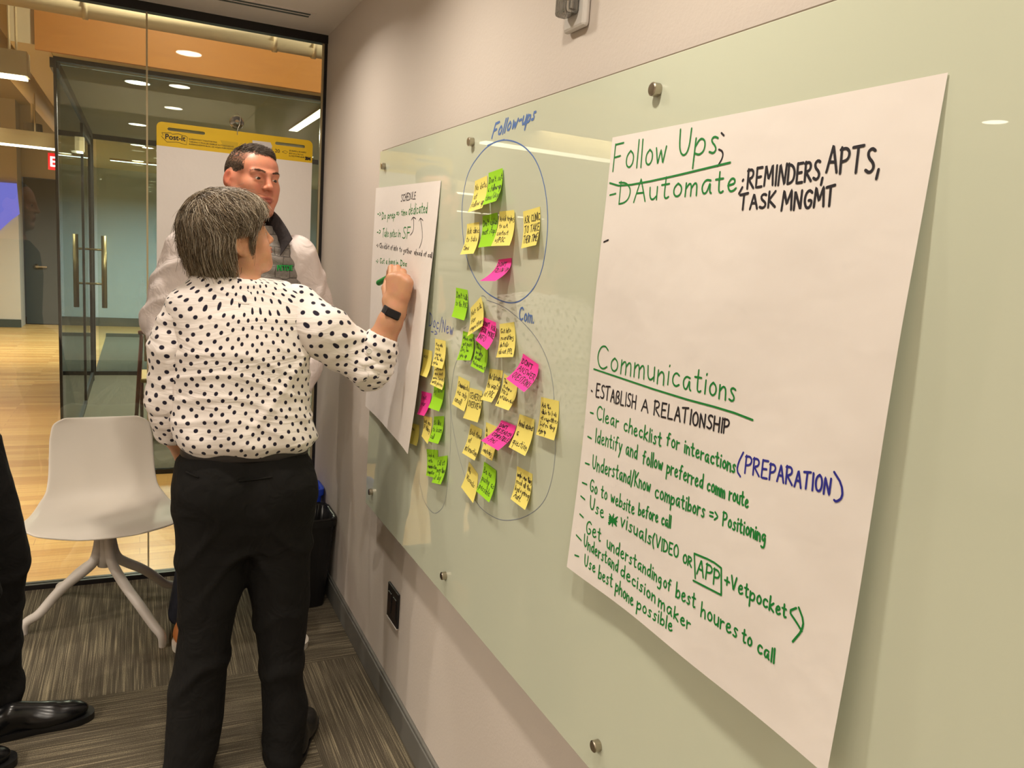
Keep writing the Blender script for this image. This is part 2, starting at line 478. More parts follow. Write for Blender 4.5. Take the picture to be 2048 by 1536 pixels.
# ================================================================== glass board, sheets, notes and writing
GLY = {
 'A': '0,0 3,10 6,0;1.2,3.8 4.9,3.8', 'B': '0,0 0,10 4,9.6 4.6,7.6 3.6,5.6 0,5.2 4.4,4.6 5.6,2.6 4,.4 0,0',
 'C': '6,8.4 4,10 1.5,9 0,5 1.5,1 4,0 6.2,1.5', 'D': '0,0 .4,10;-.6,9.6 3.4,9.2 6,6 5.2,2 2.8,.2 0,0', 'E': '5,10 .3,9.8;.3,10 0,0 5,.2;.2,5 4,5.3',
 'F': '5.4,10 .3,9.8;.3,10 0,0;.2,5 4,5.3', 'G': '6,8.5 4,10 1.5,9 0,5 1.5,.8 4,0 6,2.2 6,4.4 3.6,4.4', 'H': '0,0 .2,10;5.6,0 5.8,10;0,5 5.7,5.2',
 'I': '.4,0 .6,10', 'J': '4,10 4,2 2.4,0 .4,1.4', 'K': '0,0 .2,10;5,10 .2,4.6 5.4,0', 'L': '.2,10 0,0 5,.2', 'M': '0,0 .8,10 3.6,3 6.6,10 7.4,0',
 'N': '0,0 .4,10 5.2,0 5.8,10', 'O': '3.2,10 .8,8.4 0,5 1,1.2 3.2,0 5.4,1.4 6.2,5 5.2,8.8 3.2,10', 'P': '0,0 .3,10;-.4,9.2 3.4,10 5.4,8 4.2,5.2 .2,4.4',
 'Q': '3.2,10 .8,8.4 0,5 1,1.2 3.2,0 5.4,1.4 6.2,5 5.2,8.8 3.2,10;4,2.4 6.6,-1', 'R': '0,0 .3,10;-.4,9.2 3.4,10 5.2,8 4,5.4 .4,5 5.6,0',
 'S': '5,9 3,10 .6,8.4 1.4,6 4.4,4.2 5,1.8 2.6,0 0,1.2', 'T': '-.4,9.6 6,10.4;2.8,10 2.4,0', 'U': '0,10 .2,2.6 2.4,0 4.8,2.2 5.4,10', 'V': '0,10 2.8,0 5.8,10',
 'W': '0,10 1.8,0 4,7 6,0 8,10', 'X': '0,0 5.4,10;0,10 5.6,0', 'Y': '0,10 2.8,5 5.6,10;2.8,5 2.4,0', 'Z': '0,10 5.2,10 0,0 5.6,0',
 'a': '4.6,5.6 2,6.2 .2,3.4 1.2,.2 3,.4 4.6,5.6 4.4,.8 5.4,.2', 'b': '.3,10 0,.2;.1,2.4 2,5.8 4.4,4.6 4.4,1.4 2.4,0 .1,1.2', 'c': '4.2,5 2.4,6.2 .4,4.4 .4,1.4 2.4,0 4.4,1.2',
 'd': '4.4,5 2.2,6 .2,3.4 1.2,.2 3,.4 4.6,3;4.8,10 4.6,.2', 'e': '.3,3 4.2,3.6 3.8,5.8 2,6.2 .2,3.6 1,.6 2.8,0 4.8,1.4', 'f': '4.4,9.2 3,10 2,8 1.6,0;.2,5.6 3.8,5.8',
 'g': '4.4,5.4 2,6.2 .2,3.8 1.4,1 3.4,1.6 4.6,5.6 4.4,-2.4 2.4,-4 .2,-3', 'h': '.3,10 0,0;.1,3 2.2,6 4,5 4.2,0', 'i': '.4,6 .4,.2;.5,8.4 .7,8.9', 'j': '2.2,6 2,-2.4 .4,-3.6;2.2,8.4 2.4,8.9',
 'k': '.3,10 0,0;4,6 .2,2.8 4.4,0', 'l': '.4,10 .3,0', 'm': '0,6 0,0;0,3.4 1.8,6 3,5 3,0;3,3.4 4.8,6 6,5 6.2,0', 'n': '0,6 0,0;0,3.2 2,6 3.8,5 4,0',
 'o': '2.4,6 .4,4.4 .4,1.4 2.4,0 4.4,1.6 4.4,4.6 2.4,6', 'p': '.1,6 -.2,-4;0,3 2,6 4.4,5 4.4,1.8 2.4,.2 0,1', 'q': '4.4,5.6 2,6 .2,3.4 1.4,.4 3.4,1 4.6,5.6;4.5,5.6 4.3,-4', 'r': '0,6 .1,0;.1,3.4 1.6,5.8 3.4,5.4',
 's': '3.8,5.4 2,6.2 .4,4.8 3.6,2 2.4,0 .2,.8', 't': '1.8,9.4 1.6,1 2.8,0 4,.8;-.2,6.2 3.8,6.4', 'u': '0,6 .2,1.4 1.8,0 3.8,1.8;4,6 4,.2', 'v': '0,6 2,0 4.2,6', 'w': '0,6 1.4,0 3,5 4.6,0 6.2,6',
 'x': '0,0 4,6;0,6 4.2,0', 'y': '0,6 2,1;4.4,6 2,-1 .6,-3.8', 'z': '0,6 4,6 0,0 4.2,0', "'": '.5,10 .2,7.4', '-': '0,4 3,4.4', '.': '.2,0 .5,.4', ',': '.8,1 0,-2.4', ';': '1,6 1.2,6.6;1,1.4 0,-2.2',
 ':': '.4,1 .5,1.4;.5,5 .6,5.4', '(': '2.4,11 .4,8 0,3 2,-1.6', ')': '0,11 2.2,7.6 2,2.6 0,-1.8', '/': '0,-1 3.4,11', '!': '.6,10 .4,3;.3,0 .4,.4', '+': '0,4 5,4;2.5,1.4 2.5,6.6', '=': '0,3 4.4,3.2;0,5.6 4.4,5.8', '>': '0,7 4.4,4.4 0,1.6',
 '*': '0,1 5,8;0,8 5,1;2.5,0 2.5,9;0,4.5 5,4.5;.4,6.6 4.6,2.6;.4,2.6 4.6,6.6', '0': '2.4,10 .2,7 .2,3 2.4,0 4.6,3 4.6,7 2.4,10', '2': '0,8 2,10 4.4,8 3,4 0,0 5,0', '3': '0,9 3,10 4,7.6 1.6,5.4 4.6,3.4 3,0 0,1',
}
ROUND = set('BCDGOPQRSUJabcdefghjmnopqrstuy()0239')


def chaikin(p, n=2):
    for _ in range(n):
        q = [p[0]]
        for a, b in zip(p[:-1], p[1:]):
            q += [a * 0.75 + b * 0.25, a * 0.25 + b * 0.75]
        q.append(p[-1]); p = np.array(q)
    return p


def resample(p, step):
    d = np.linalg.norm(np.diff(p, axis=0), axis=1); L = np.r_[0, np.cumsum(d)]
    n = max(2, int(L[-1] / step) + 1)
    t = np.linspace(0, L[-1], n)
    return np.stack([np.interp(t, L, p[:, k]) for k in range(p.shape[1])], 1)


GST = {}
for ch, s in GLY.items():
    st_ = []
    for part in s.split(';'):
        p = np.array([[float(q) / 10 for q in a.split(',')] for a in part.split()])
        st_.append(chaikin(p) if ch in ROUND and len(p) > 2 else p)
    GST[ch] = (st_, max(p[:, 0].max() for p in st_))


def text_strokes(s, gap=0.22, jit=0.03):
    """strokes in units of the cap height, baseline at y=0; returns (strokes, total advance)"""
    x = 0.0; out = []
    for ch in s:
        if ch == ' ':
            x += 0.5; continue
        st_, w_ = GST[ch]
        dy = random.uniform(-jit, jit); k = 1 + random.uniform(-jit, jit) * 1.5; sl = random.uniform(-jit, jit)
        for p in st_:
            q = p * k; q = np.stack([q[:, 0] + x + sl * q[:, 1], q[:, 1] + dy], 1)
            out.append(q)
        x += w_ * k + gap
    return out, x - gap


LAY = [0]


def ribbon(mb, P, nrm, w, lift=0.0):
    """flat pen stroke on a surface: P (K,3), nrm (K,3) surface normals"""
    K = len(P)
    T = np.gradient(P, axis=0); T /= np.linalg.norm(T, axis=1)[:, None] + 1e-12
    S = np.cross(nrm, T); S /= np.linalg.norm(S, axis=1)[:, None] + 1e-12
    LAY[0] = (LAY[0] + 1) % 24          # each stroke lies a hair above the one before, like real ink over ink
    P = P + nrm * (lift + LAY[0] * 1.2e-5 + np.linspace(0, 6e-5, K))[:, None]
    e0, e1 = P[0] - T[0] * w * .45, P[-1] + T[-1] * w * .45
    vs = [e0 + S[0] * w * .28, e0 - S[0] * w * .28]
    for k in range(K):
        vs += [P[k] + S[k] * w * .5, P[k] - S[k] * w * .5]
    vs += [e1 + S[-1] * w * .28, e1 - S[-1] * w * .28]
    mb.add(vs, [(2 * k, 2 * k + 1, 2 * k + 3, 2 * k + 2) for k in range(K + 1)])


class Sheet:
    """a paper hanging on the board: four corners measured in the photo, free edges standing off the board"""
    def __init__(s, tl, tr, br, bl, offs, bulge=0.0, wav=0.0, X=XB, side=(0, 0)):
        s.c = [onx(*p, X - o) for p, o in zip((tl, tr, br, bl), offs)]
        s.offs = offs; s.bulge = bulge; s.wav = wav; s.X = X; s.side = side

    def at(s, a, b):
        """a across 0..1, b down 0..1"""
        a = np.asarray(a, float); b = np.asarray(b, float)
        tl, tr, br, bl = s.c
        p = np.zeros(np.broadcast(a, b).shape + (3,))
        for k in (1, 2):
            p[..., k] = (tl[k] * (1 - a) + tr[k] * a) * (1 - b) + (bl[k] * (1 - a) + br[k] * a) * b
        o = s.offs
        bb_ = b ** 2.2
        off = (o[0] * (1 - a) + o[1] * a) * (1 - bb_) + (o[3] * (1 - a) + o[2] * a) * bb_
        off = off + s.bulge * np.sin(np.pi * b) * (0.35 + 0.65 * a) + s.side[0] * (1 - a) ** 3 * b + s.side[1] * a ** 3 * b
        if s.wav:
            off = off + s.wav * (np.sin(a * 9 + 2 * b) * np.sin(b * 7 + a * 3) * .5 + .5) * np.minimum(1, b * 3)
        p[..., 0] = s.X - off
        return p

    def normal(s, a, b):
        e = 1e-3
        da = s.at(a + e, b) - s.at(a - e, b); db = s.at(a, b + e) - s.at(a, b - e)
        n = np.cross(da, db); n /= np.linalg.norm(n, axis=-1)[..., None]
        return np.where((n[..., 0] > 0)[..., None], -n, n)

    def hit(s, uv):
        """surface coordinates under photo pixels uv (K,2)"""
        uv = np.asarray(uv, float)
        r = np.stack([(uv[:, 0] - 1024) / FPX, -(uv[:, 1] - 768) / FPX, np.ones(len(uv))], 1) @ CM
        ab = np.full((len(uv), 2), .5); X = np.full(len(uv), s.X)
        tl, tr, br, bl = s.c
        for it in range(6):
            p = CAMP + r * (X / r[:, 0])[:, None]
            for _ in range(8):                      # invert the bilinear patch
                a, b = ab[:, 0], ab[:, 1]
                q = s.at(a, b); e = 1e-3
                fa = (s.at(a + e, b) - q) / e; fb = (s.at(a, b + e) - q) / e
                d = p - q; det = fa[:, 1] * fb[:, 2] - fa[:, 2] * fb[:, 1]
                ab[:, 0] += (d[:, 1] * fb[:, 2] - d[:, 2] * fb[:, 1]) / det
                ab[:, 1] += (fa[:, 1] * d[:, 2] - fa[:, 2] * d[:, 1]) / det
            X = s.at(ab[:, 0], ab[:, 1])[:, 0]
        return ab

    def mesh(s, m, n):
        A, B = np.meshgrid(np.linspace(0, 1, m), np.linspace(0, 1, n))
        return MB().grid(s.at(A, B))

    def ink_px(s, mb, uv, w, lift=0.0003):
        ab = s.hit(resample(np.asarray(uv, float), 3.0))
        ribbon(mb, s.at(ab[:, 0], ab[:, 1]), s.normal(ab[:, 0], ab[:, 1]), w, lift)

    def ink_ab(s, mb, ab, w, lift=0.0003):
        ribbon(mb, s.at(ab[:, 0], ab[:, 1]), s.normal(ab[:, 0], ab[:, 1]), w, lift)


def px_line(sheet, mb, s, p0, p1, h, w, slant=0.08, gap=0.22):
    """a written line whose baseline runs p0 -> p1 in the photo, cap height h pixels"""
    st_, adv = text_strokes(s, gap)
    p0 = np.array(p0, float); p1 = np.array(p1, float); d = (p1 - p0) / adv
    up = np.array([0.0, -h]) + np.array([slant * h, 0])
    for q in st_:
        uv = p0 + q[:, :1] * d + q[:, 1:] * up
        sheet.ink_px(mb, uv, w)


class Flat(Sheet):
    """the bare board as a writing surface"""
    def __init__(s):
        pass

    def ink_px(s, mb, uv, w, lift=0.0003):
        uv = resample(np.asarray(uv, float), 4.0)
        P = np.array([onx(u, v, XB) for u, v in uv])
        ribbon(mb, P, np.tile([-1.0, 0, 0], (len(P), 1)), w, lift)


# --- the board
BT = (onx(880, 263, XB)[2] + onx(1400, 92, XB)[2]) / 2
BBm = (onx(741, 1018, XB)[2] + onx(1176, 1533, XB)[2]) / 2
BL_ = onx(746, 650, XB)[1]; BR_ = BL_ - 2.44
bd = empty('glass_board', (XB, (BL_ + BR_) / 2, BBm))
tag(bd, 'large pale green glass marker board mounted on the right wall', 'whiteboard')
MB().box((XB, BR_, BBm), (XB + 0.006, BL_, BT)).build('board_panel', M['board'], bd, bevel=0.0012)
tag(MB().box((XB + 0.006, BR_ + .004, BBm + .004), (XB + 0.010, BL_ - .002, BT + 0.0042)).build('board_edge_strip', mat('edge_strip_brown', rgb(120, 106, 88), .7), bd), 'dull brown strip along the top edge')  # brown sheet added behind the glass to draw the dark line above it
for u, v in ((763, 332), (937, 283), (1304, 178), (738, 984), (883, 1152), (1186, 1493)):
    p = onx(u, v, XB - 0.012)
    sd = MB().lathe([(0.0105, 0.0), (0.0105, 0.012), (0.0085, 0.0135), (0.0012, 0.0137)], 24,
                    Matrix.Translation((XB, p[1], p[2])) @ Matrix.Rotation(-math.pi / 2, 4, 'Y')).build('standoff_cap', M['steel'], bd, bevel=0)
    MB().lathe([(0.008, 0), (0.008, XW - XB - 0.0075)], 16, Matrix.Translation((XB + 0.006, p[1], p[2])) @ Matrix.Rotation(math.pi / 2, 4, 'Y')).build('standoff_barrel', M['steel'], sd)
flat = Flat()
dr = MB()
circ = [(1009, 279), (987, 285), (966, 300), (937, 340), (926, 388), (923, 438), (930, 510), (951, 561), (977, 590), (1014, 607), (1040, 604), (1066, 581), (1083, 546), (1092, 501), (1097, 438), (1091, 375), (1075, 323), (1052, 295), (1029, 282), (1003, 279), (975, 291)]
flat.ink_px(dr, chaikin(np.array(circ, float)), 0.0029)
dr.build('marker_circle', M['board_ink'], bd)
dr = MB()
for arc in ([(963, 592), (968, 591), (973, 597)], [(973, 600), (1005, 611), (1039, 637), (1073, 674), (1096, 719), (1106, 765), (1108, 792), (1112, 860), (1110, 930), (1098, 985), (1080, 1015), (1050, 1035), (1022, 1041), (997, 1040), (962, 1019), (942, 985), (925, 939), (913, 891), (903, 840), (901, 797), (903, 774), (909, 731), (918, 714)]):
    flat.ink_px(dr, chaikin(np.array(arc, float)), 0.0014)
dr.build('marker_circle', M['faint_ink'], bd)
dr = MB()
for arc in ([(880, 690), (889, 714), (897, 757), (901, 808), (902, 870), (898, 950), (890, 1011), (874, 1027), (865, 1026), (848, 1005), (838, 960)],):
    flat.ink_px(dr, chaikin(np.array(arc, float)), 0.0012)
dr.build('marker_circle', M['faint_ink'], bd)
dr = MB(); px_line(flat, dr, 'Follow-ups', (984, 276), (1068, 240), 30, 0.0055, 0.25); dr.build('board_heading', M['board_ink'], bd)
dr = MB(); px_line(flat, dr, 'Com.', (1038, 640), (1067, 646), 27, 0.0045); dr.build('board_heading', M['board_ink'], bd)
dr = MB(); px_line(flat, dr, 'Doc/New', (858, 652), (905, 672), 26, 0.0036); px_line(flat, dr, '->', (862, 668), (876, 673), 12, 0.003); dr.build('board_heading', mat('violet_ink', rgb(104, 118, 184), .5), bd)

# --- the big sheet
sh = Sheet((1225, 275), (1896, 145), (1674, 1545), (1138, 1133), (0.0015, 0.0015, 0.018, 0.017), bulge=0.006, wav=0.006, side=(0, 0.012))
so = sh.mesh(61, 81).build('flipchart_sheet', M['paper'], None, smooth=True)
tag(so, 'large white flipchart sheet headed Follow Ups and Communications in green', 'paper sheet', 'flipchart sheets on the glass board')


def part_text(name, m, par, sheet, items, w, label=None):
    mb = MB()
    for it in items:
        if isinstance(it[0], str):
            px_line(sheet, mb, *it[:4], w if len(it) < 5 else it[4])
        else:
            sheet.ink_px(mb, chaikin(np.array(it, float), 1) if len(it) > 2 else it, w)
    o = mb.build(name, M[m] if isinstance(m, str) else m, par)
    if label: tag(o, label)
    return o


G_, K_, B_ = 'green_ink', 'black_ink', 'blue_ink'
W = 0.0030
part_text('heading', G_, so, sh, [('Follow', (1226, 343), (1331, 324), 56), ('Ups', (1357, 316), (1434, 308), 58), [(1220, 366), (1243, 373), (1320, 359), (1461, 325)]], W, 'green heading reading Follow Ups, underlined')
part_text('text_line', K_, so, sh, [[(1443, 266), (1448, 271)], [(1438, 299), (1446, 303), (1446, 315), (1436, 332)]], W)
part_text('text_line', G_, so, sh, [('-DAutomate', (1218, 409), (1472, 383), 46)], W)
part_text('text_line', K_, so, sh, [(';', (1479, 380), (1486, 378), 30), ('REMINDERS,', (1495, 376), (1645, 360), 40), ('APTS,', (1653, 346), (1757, 346), 52), ('TASK', (1480, 420), (1550, 414), 30), ('MNGMT', (1563, 422), (1668, 411), 38)], 0.0036)
part_text('text_line', K_, so, sh, [[(1208, 484), (1217, 480)]], W)
part_text('heading', G_, so, sh, [('Communications', (1193, 736), (1470, 804), 46), [(1188, 738), (1348, 792), (1457, 821), (1506, 840)]], W, 'green heading reading Communications, underlined')
part_text('text_line', K_, so, sh, [[(1183, 781), (1185, 783)], ('ESTABLISH', (1192, 794), (1271, 818), 27), ('A', (1283, 822), (1296, 826), 25), ('RELATIONSHIP', (1308, 830), (1457, 868), 28)], W)
lines = [('Clear checklist', (1193, 838), (1322, 893), 27, 'for interactions', (1333, 890), (1470, 947)),
         ('Identify and', (1191, 884), (1274, 918), 28, 'follow preferred comm route', (1285, 926), (1496, 1016)),
         ('Understand/Know', (1185, 938), (1300, 985), 28, 'compatibors => Positioning', (1310, 995), (1530, 1086)),
         ('Go to website', (1180, 982), (1268, 1030), 25, 'before call', (1277, 1030), (1341, 1056))]
for a, p0, p1, h, b_, q0, q1 in lines:
    part_text('text_line', G_, so, sh, [(a, p0, p1, h), (b_, q0, q1, h)], W)
part_text('text_line', B_, so, sh, [[(1487, 905), (1477, 925), (1474, 942), (1481, 953)], ('PREPARATION', (1490, 946), (1660, 990), 34), [(1669, 944), (1684, 968), (1686, 995), (1673, 1004), (1669, 1000)]], 0.0030)
part_text('text_line', G_, so, sh, [('Use', (1180, 1017), (1207, 1038), 25), ('*', (1217, 1048), (1233, 1054), 26), ('*', (1218, 1050), (1232, 1052), 22), ('visuals', (1241, 1052), (1302, 1090), 27), ('(VIDEO', (1305, 1092), (1356, 1117), 24), ('OR', (1366, 1124), (1383, 1134), 18), ('APP', (1394, 1147), (1438, 1174), 32),
          [(1389, 1107), (1425, 1122), (1443, 1136)], [(1443, 1136), (1443, 1190)], [(1443, 1190), (1387, 1161)], [(1389, 1107), (1391, 1156)], ('+Vet', (1449, 1172), (1496, 1196), 28), ('pocket', (1500, 1200), (1572, 1236), 28), [(1593, 1216), (1578, 1222), (1592, 1242), (1604, 1262)], [(1598, 1215), (1608, 1242), (1604, 1262), (1586, 1283)]], W)
part_text('text_line', G_, so, sh, [('Get', (1172, 1066), (1201, 1083), 27), ('understanding', (1214, 1096), (1322, 1170), 25), ('of', (1327, 1174), (1341, 1184), 24), ('best', (1352, 1195), (1390, 1216), 29), ('houres', (1402, 1232), (1474, 1276), 30), ('to', (1484, 1283), (1503, 1294), 28), ('call', (1515, 1304), (1548, 1326), 28)], W)
part_text('text_line', G_, so, sh, [('Understand', (1168, 1093), (1235, 1145), 24), ('decision', (1241, 1150), (1310, 1206), 24), ('maker', (1317, 1212), (1380, 1262), 25)], W)
part_text('text_line', G_, so, sh, [('Use', (1169, 1132), (1190, 1146), 24), ('best', (1197, 1156), (1224, 1176), 26), ('phone', (1231, 1182), (1266, 1212), 25), ('possible', (1274, 1218), (1344, 1264), 25)], W)
for bm_ in [[(1181, 825), (1187, 827)], [(1176, 873), (1183, 877)], [(1171, 926), (1179, 929)], [(1165, 965), (1174, 969)], [(1162, 992), (1170, 999)], [(1160, 1028), (1167, 1035)], [(1153, 1070), (1163, 1081)], [(1150, 1110), (1158, 1113)]]:
    part_text('bullet_mark', G_, so, sh, [bm_], W)

# --- the narrow-looking sheet being written on
s2 = Sheet((752, 376), (882, 361), (825, 908), (732, 812), (0.0015, 0.0015, 0.030, 0.004), bulge=0.003, wav=0.003, side=(0, 0.012))
o2 = s2.mesh(41, 61).build('flipchart_sheet', M['paper'], None, smooth=True)
tag(o2, 'white flipchart sheet headed SCHEDULE that the woman is writing on', 'paper sheet', 'flipchart sheets on the glass board')
part_text('heading', K_, o2, s2, [('SCHEDULE', (802, 404), (831, 398), 15)], 0.0030, 'black heading reading SCHEDULE')
part_text('text_line', G_, o2, s2, [('->', (755, 433), (762, 434), 12), ('Do prep', (764, 439), (790, 436), 15), ('=> time', (793, 433), (814, 430), 13), ('dedicated', (817, 430), (854, 426), 22)], 0.0034)
part_text('text_line', G_, o2, s2, [('->', (754, 469), (762, 469), 12), ('Take notes', (765, 474), (793, 475), 17), ('in', (796, 474), (801, 474), 15)], 0.0034)
part_text('text_line', G_, o2, s2, [('SF', (805, 477), (820, 478), 24)], 0.0034)
part_text('text_line', K_, o2, s2, [('-> Checklist of info', (753, 495), (795, 502), 11), ('to gather', (799, 504), (823, 508), 11)], 0.0030)
part_text('text_line', K_, o2, s2, [('ahead of call', (828, 509), (864, 516), 11)], 0.0030)
part_text('text_line', G_, o2, s2, [('-> Get a hang', (752, 527), (789, 529), 12), ('in Doc', (792, 531), (813, 533), 12)], 0.0034)
part_text('arrow_mark', K_, o2, s2, [[(821, 470), (827, 462), (828, 447), (827, 434)], [(823, 440), (827, 433), (832, 438)]], 0.0026)
part_text('arrow_mark', K_, o2, s2, [[(839, 496), (845, 480), (845, 462), (841, 436)], [(838, 442), (841, 435), (846, 441)]], 0.0026)

# --- sticky notes
NC = {'Y': mat('yellow_note', rgb(246, 231, 124), .75, spec=.2), 'G': mat('green_note', rgb(160, 222, 44), .75, spec=.2), 'P': mat('pink_note', rgb(250, 72, 168), .75, spec=.2)}
NAMES = {'Y': 'yellow', 'G': 'lime green', 'P': 'hot pink'}
NOTES = [  # colour, TL, TR, BR, BL, curl, lift, lines
 ('Y', (950, 362), (974, 351), (964, 416), (935, 425), .020, 0, 'No date|of|follow up'),
 ('G', (977, 346), (1005, 336), (992, 402), (964, 411), .022, 1, "Don't set|a follow-up|time/day"),
 ('Y', (934, 448), (958, 444), (947, 507), (920, 509), .022, 0, 'Ask clinic|to take|time'),
 ('G', (965, 432), (995, 425), (984, 492), (956, 495), .018, 0, "Don't explain|next steps"),
 ('Y', (999, 423), (1028, 420), (1019, 491), (982, 492), .020, 1, 'Avoid trying|to est|contact|w/POC'),
 ('Y', (1046, 423), (1080, 413), (1072, 490), (1042, 497), .014, 0, 'ASK CLINIC|TO TAKE|THEIR TIME'),
 ('P', (997, 519), (1023, 516), (990, 562), (959, 562), .045, 0, "DON'T|FOLLOW UP"),
 ('G', (912, 575), (935, 580), (928, 641), (903, 633), .016, 0, "Don't talk|to the POC"),
 ('Y', (941, 616), (962, 593), (965, 652), (934, 673), .016, 2, 'Not ask|for|competitors'),
 ('P', (965, 633), (992, 645), (974, 700), (951, 680), .026, 3, "DON'T ASK|FOR MORE|INFO"),
 ('G', (926, 662), (947, 668), (941, 721), (913, 720), .016, 0, "When can't|get past|Doc, he|give up"),
 ('G', (952, 678), (975, 696), (967, 746), (941, 732), .016, 1, 'They|modify|about|telemarket'),
 ('Y', (999, 648), (1028, 644), (1026, 714), (992, 715), .016, 0, 'Get into|recruiting|details|about PPL'),
 ('P', (1046, 707), (1077, 729), (1048, 784), (1012, 757), .036, 2, "DON'T|ANSWER|QUESTIONS"),
 ('Y', (979, 737), (1006, 741), (983, 805), (962, 799), .020, 0, 'Not listening|to wants|of POC'),
 ('Y', (1008, 746), (1035, 768), (1017, 821), (990, 811), .020, 0, 'The|features|POC is|not interested|in'),
 ('Y', (917, 752), (939, 763), (928, 823), (904, 808), .014, 0, 'Communicate|via only|email!'),
 ('Y', (939, 775), (964, 782), (955, 845), (926, 836), .014, 1, 'GENERIC|OVERVIEW'),
 ('Y', (1082, 794), (1118, 802), (1108, 881), (1072, 869), .012, 0, 'Ask the|clinic to look|at competitors|before they|sign-up'),
 ('Y', (1039, 828), (1069, 839), (1050, 912), (1017, 894), .018, 1, 'Avoid answer|a|question'),
 ('P', (1003, 840), (1032, 852), (996, 901), (962, 881), .034, 2, "DON'T|RESEARCH|COMPATIBLE|- PMS"),
 ('Y', (972, 844), (993, 853), (984, 922), (961, 907), .014, 0, 'In|the|of|confusing'),
 ('Y', (941, 847), (964, 859), (949, 921), (924, 906), .016, 0, 'Bad flow|of|information'),
 ('Y', (938, 923), (956, 948), (946, 1006), (922, 974), .012, 0, 'No|Visuals'),
 ('G', (968, 923), (992, 941), (978, 1005), (952, 982), .018, 1, 'Be as|pushy as|possible'),
 ('Y', (1034, 932), (1065, 948), (1050, 1020), (1021, 998), .016, 0, 'maybe some thing|read all the|legal + privacy|stuff.'),
 ('Y', (846, 697), (864, 702), (853, 755), (840, 750), .018, 0, 'ways'),
 ('Y', (870, 677), (891, 682), (884, 738), (863, 731), .016, 3, 'Stay with|for it|company|of the clinic|system'),
 ('Y', (868, 731), (889, 725), (884, 780), (860, 768), .016, 2, 'software|and dont|move forward|until phone'),
 ('G', (868, 772), (889, 764), (878, 823), (856, 815), .018, 1, 'by later|'),
 ('P', (843, 782), (863, 787), (848, 832), (834, 828), .018, 0, 'I not|your'),
 ('Y', (847, 831), (864, 835), (855, 888), (843, 872), .014, 0, 'but one|F thing'),
 ('G', (868, 833), (888, 832), (876, 888), (856, 882), .018, 1, 'Be like|to learn|call'),
 ('G', (853, 898), (876, 900), (869, 956), (852, 951), .012, 0, 'Send a|write|communication|computer'),
 ('G', (874, 914), (895, 911), (881, 969), (863, 965), .016, 1, 'Call at|every time|of day'),
 ('Y', (818, 845), (838, 850), (833, 892), (814, 884), .012, 0, 'none'),
]
WHERE = {0: 'high in the drawn circle', 4: 'in the drawn circle', 12: 'in the right column', 26: 'half behind the SCHEDULE sheet', 35: 'just under the SCHEDULE sheet corner', 21: 'mostly under a pink note', 30: 'beside the SCHEDULE sheet', 31: 'beside the SCHEDULE sheet', 29: 'low in the far left column'}
for i, (c_, tl, tr, br, bl, curl, lift, txt) in enumerate(NOTES):
    l0 = 0.0008 + 0.002 * lift
    ns = Sheet(tl, tr, br, bl, (l0, l0, curl + l0, curl * .85 + l0))
    no = ns.mesh(7, 13).build('sticky_note', NC[c_], None, smooth=True)
    say = ' '.join(txt.split('|')).strip()
    lab = '%s sticky note reading %s' % (NAMES[c_], say)
    if i in WHERE: lab = '%s sticky note reading %s, %s' % (NAMES[c_], say, WHERE[i])
    tag(no, lab, 'sticky note', 'sticky notes on the glass board')
    L = txt.split('|'); n = max(3.2, len(L) + .2)
    mb = MB()
    for k, s in enumerate(L):
        if not s: continue
        st_, adv = text_strokes(s, .2, .05)
        hh = 0.62 / n
        wid = min(0.90, adv * hh * 1.0)
        a0 = 0.08 + (0.03 * (k % 2) if wid < .8 else 0)
        for q in st_:
            ab = np.stack([a0 + q[:, 0] * wid / adv, 0.13 + (k + .78) * 0.86 / n - q[:, 1] * hh], 1)
            ab = np.clip(ab, 0.02, 0.98)
            ns.ink_ab(mb, resample(ab, .06), 0.0018)
    mb.build('handwriting', M['black_ink'], no)

# ================================================================== easel pad on the glass, bins, chair
YP = YG - 0.022
ptl, ptr = ony(313, 243, YP), ony(625, 285, YP)
zt = (ptl[2] + ptr[2]) / 2 + 0.004; x0, x1 = ptl[0], ptr[0]
hb = 0.098
pad = empty('easel_pad', ((x0 + x1) / 2, YP, zt - 0.80))
tag(pad, 'large white easel pad with yellow header hung on the glass wall behind the man', 'paper pad')
# header with rounded corners and two hand slots
r = 0.022
out = []
for cx, cz, a0 in ((x0 + r, zt - r, 180), (x1 - r, zt - r, 90)):
    for k in range(7):
        a = math.radians(a0 - k * 15); out.append((cx + r * math.cos(a), cz + r * math.sin(a)))
out += [(x1, zt - hb), (x0, zt - hb)]


def slot(xa, xb, z, h):
    pts = []
    for cx, a0 in ((xb - h, 90), (xa + h, 270)):
        for k in range(7):
            a = math.radians(a0 - k * 30); pts.append((cx + h * math.cos(a), z + h * math.sin(a)))
    return pts


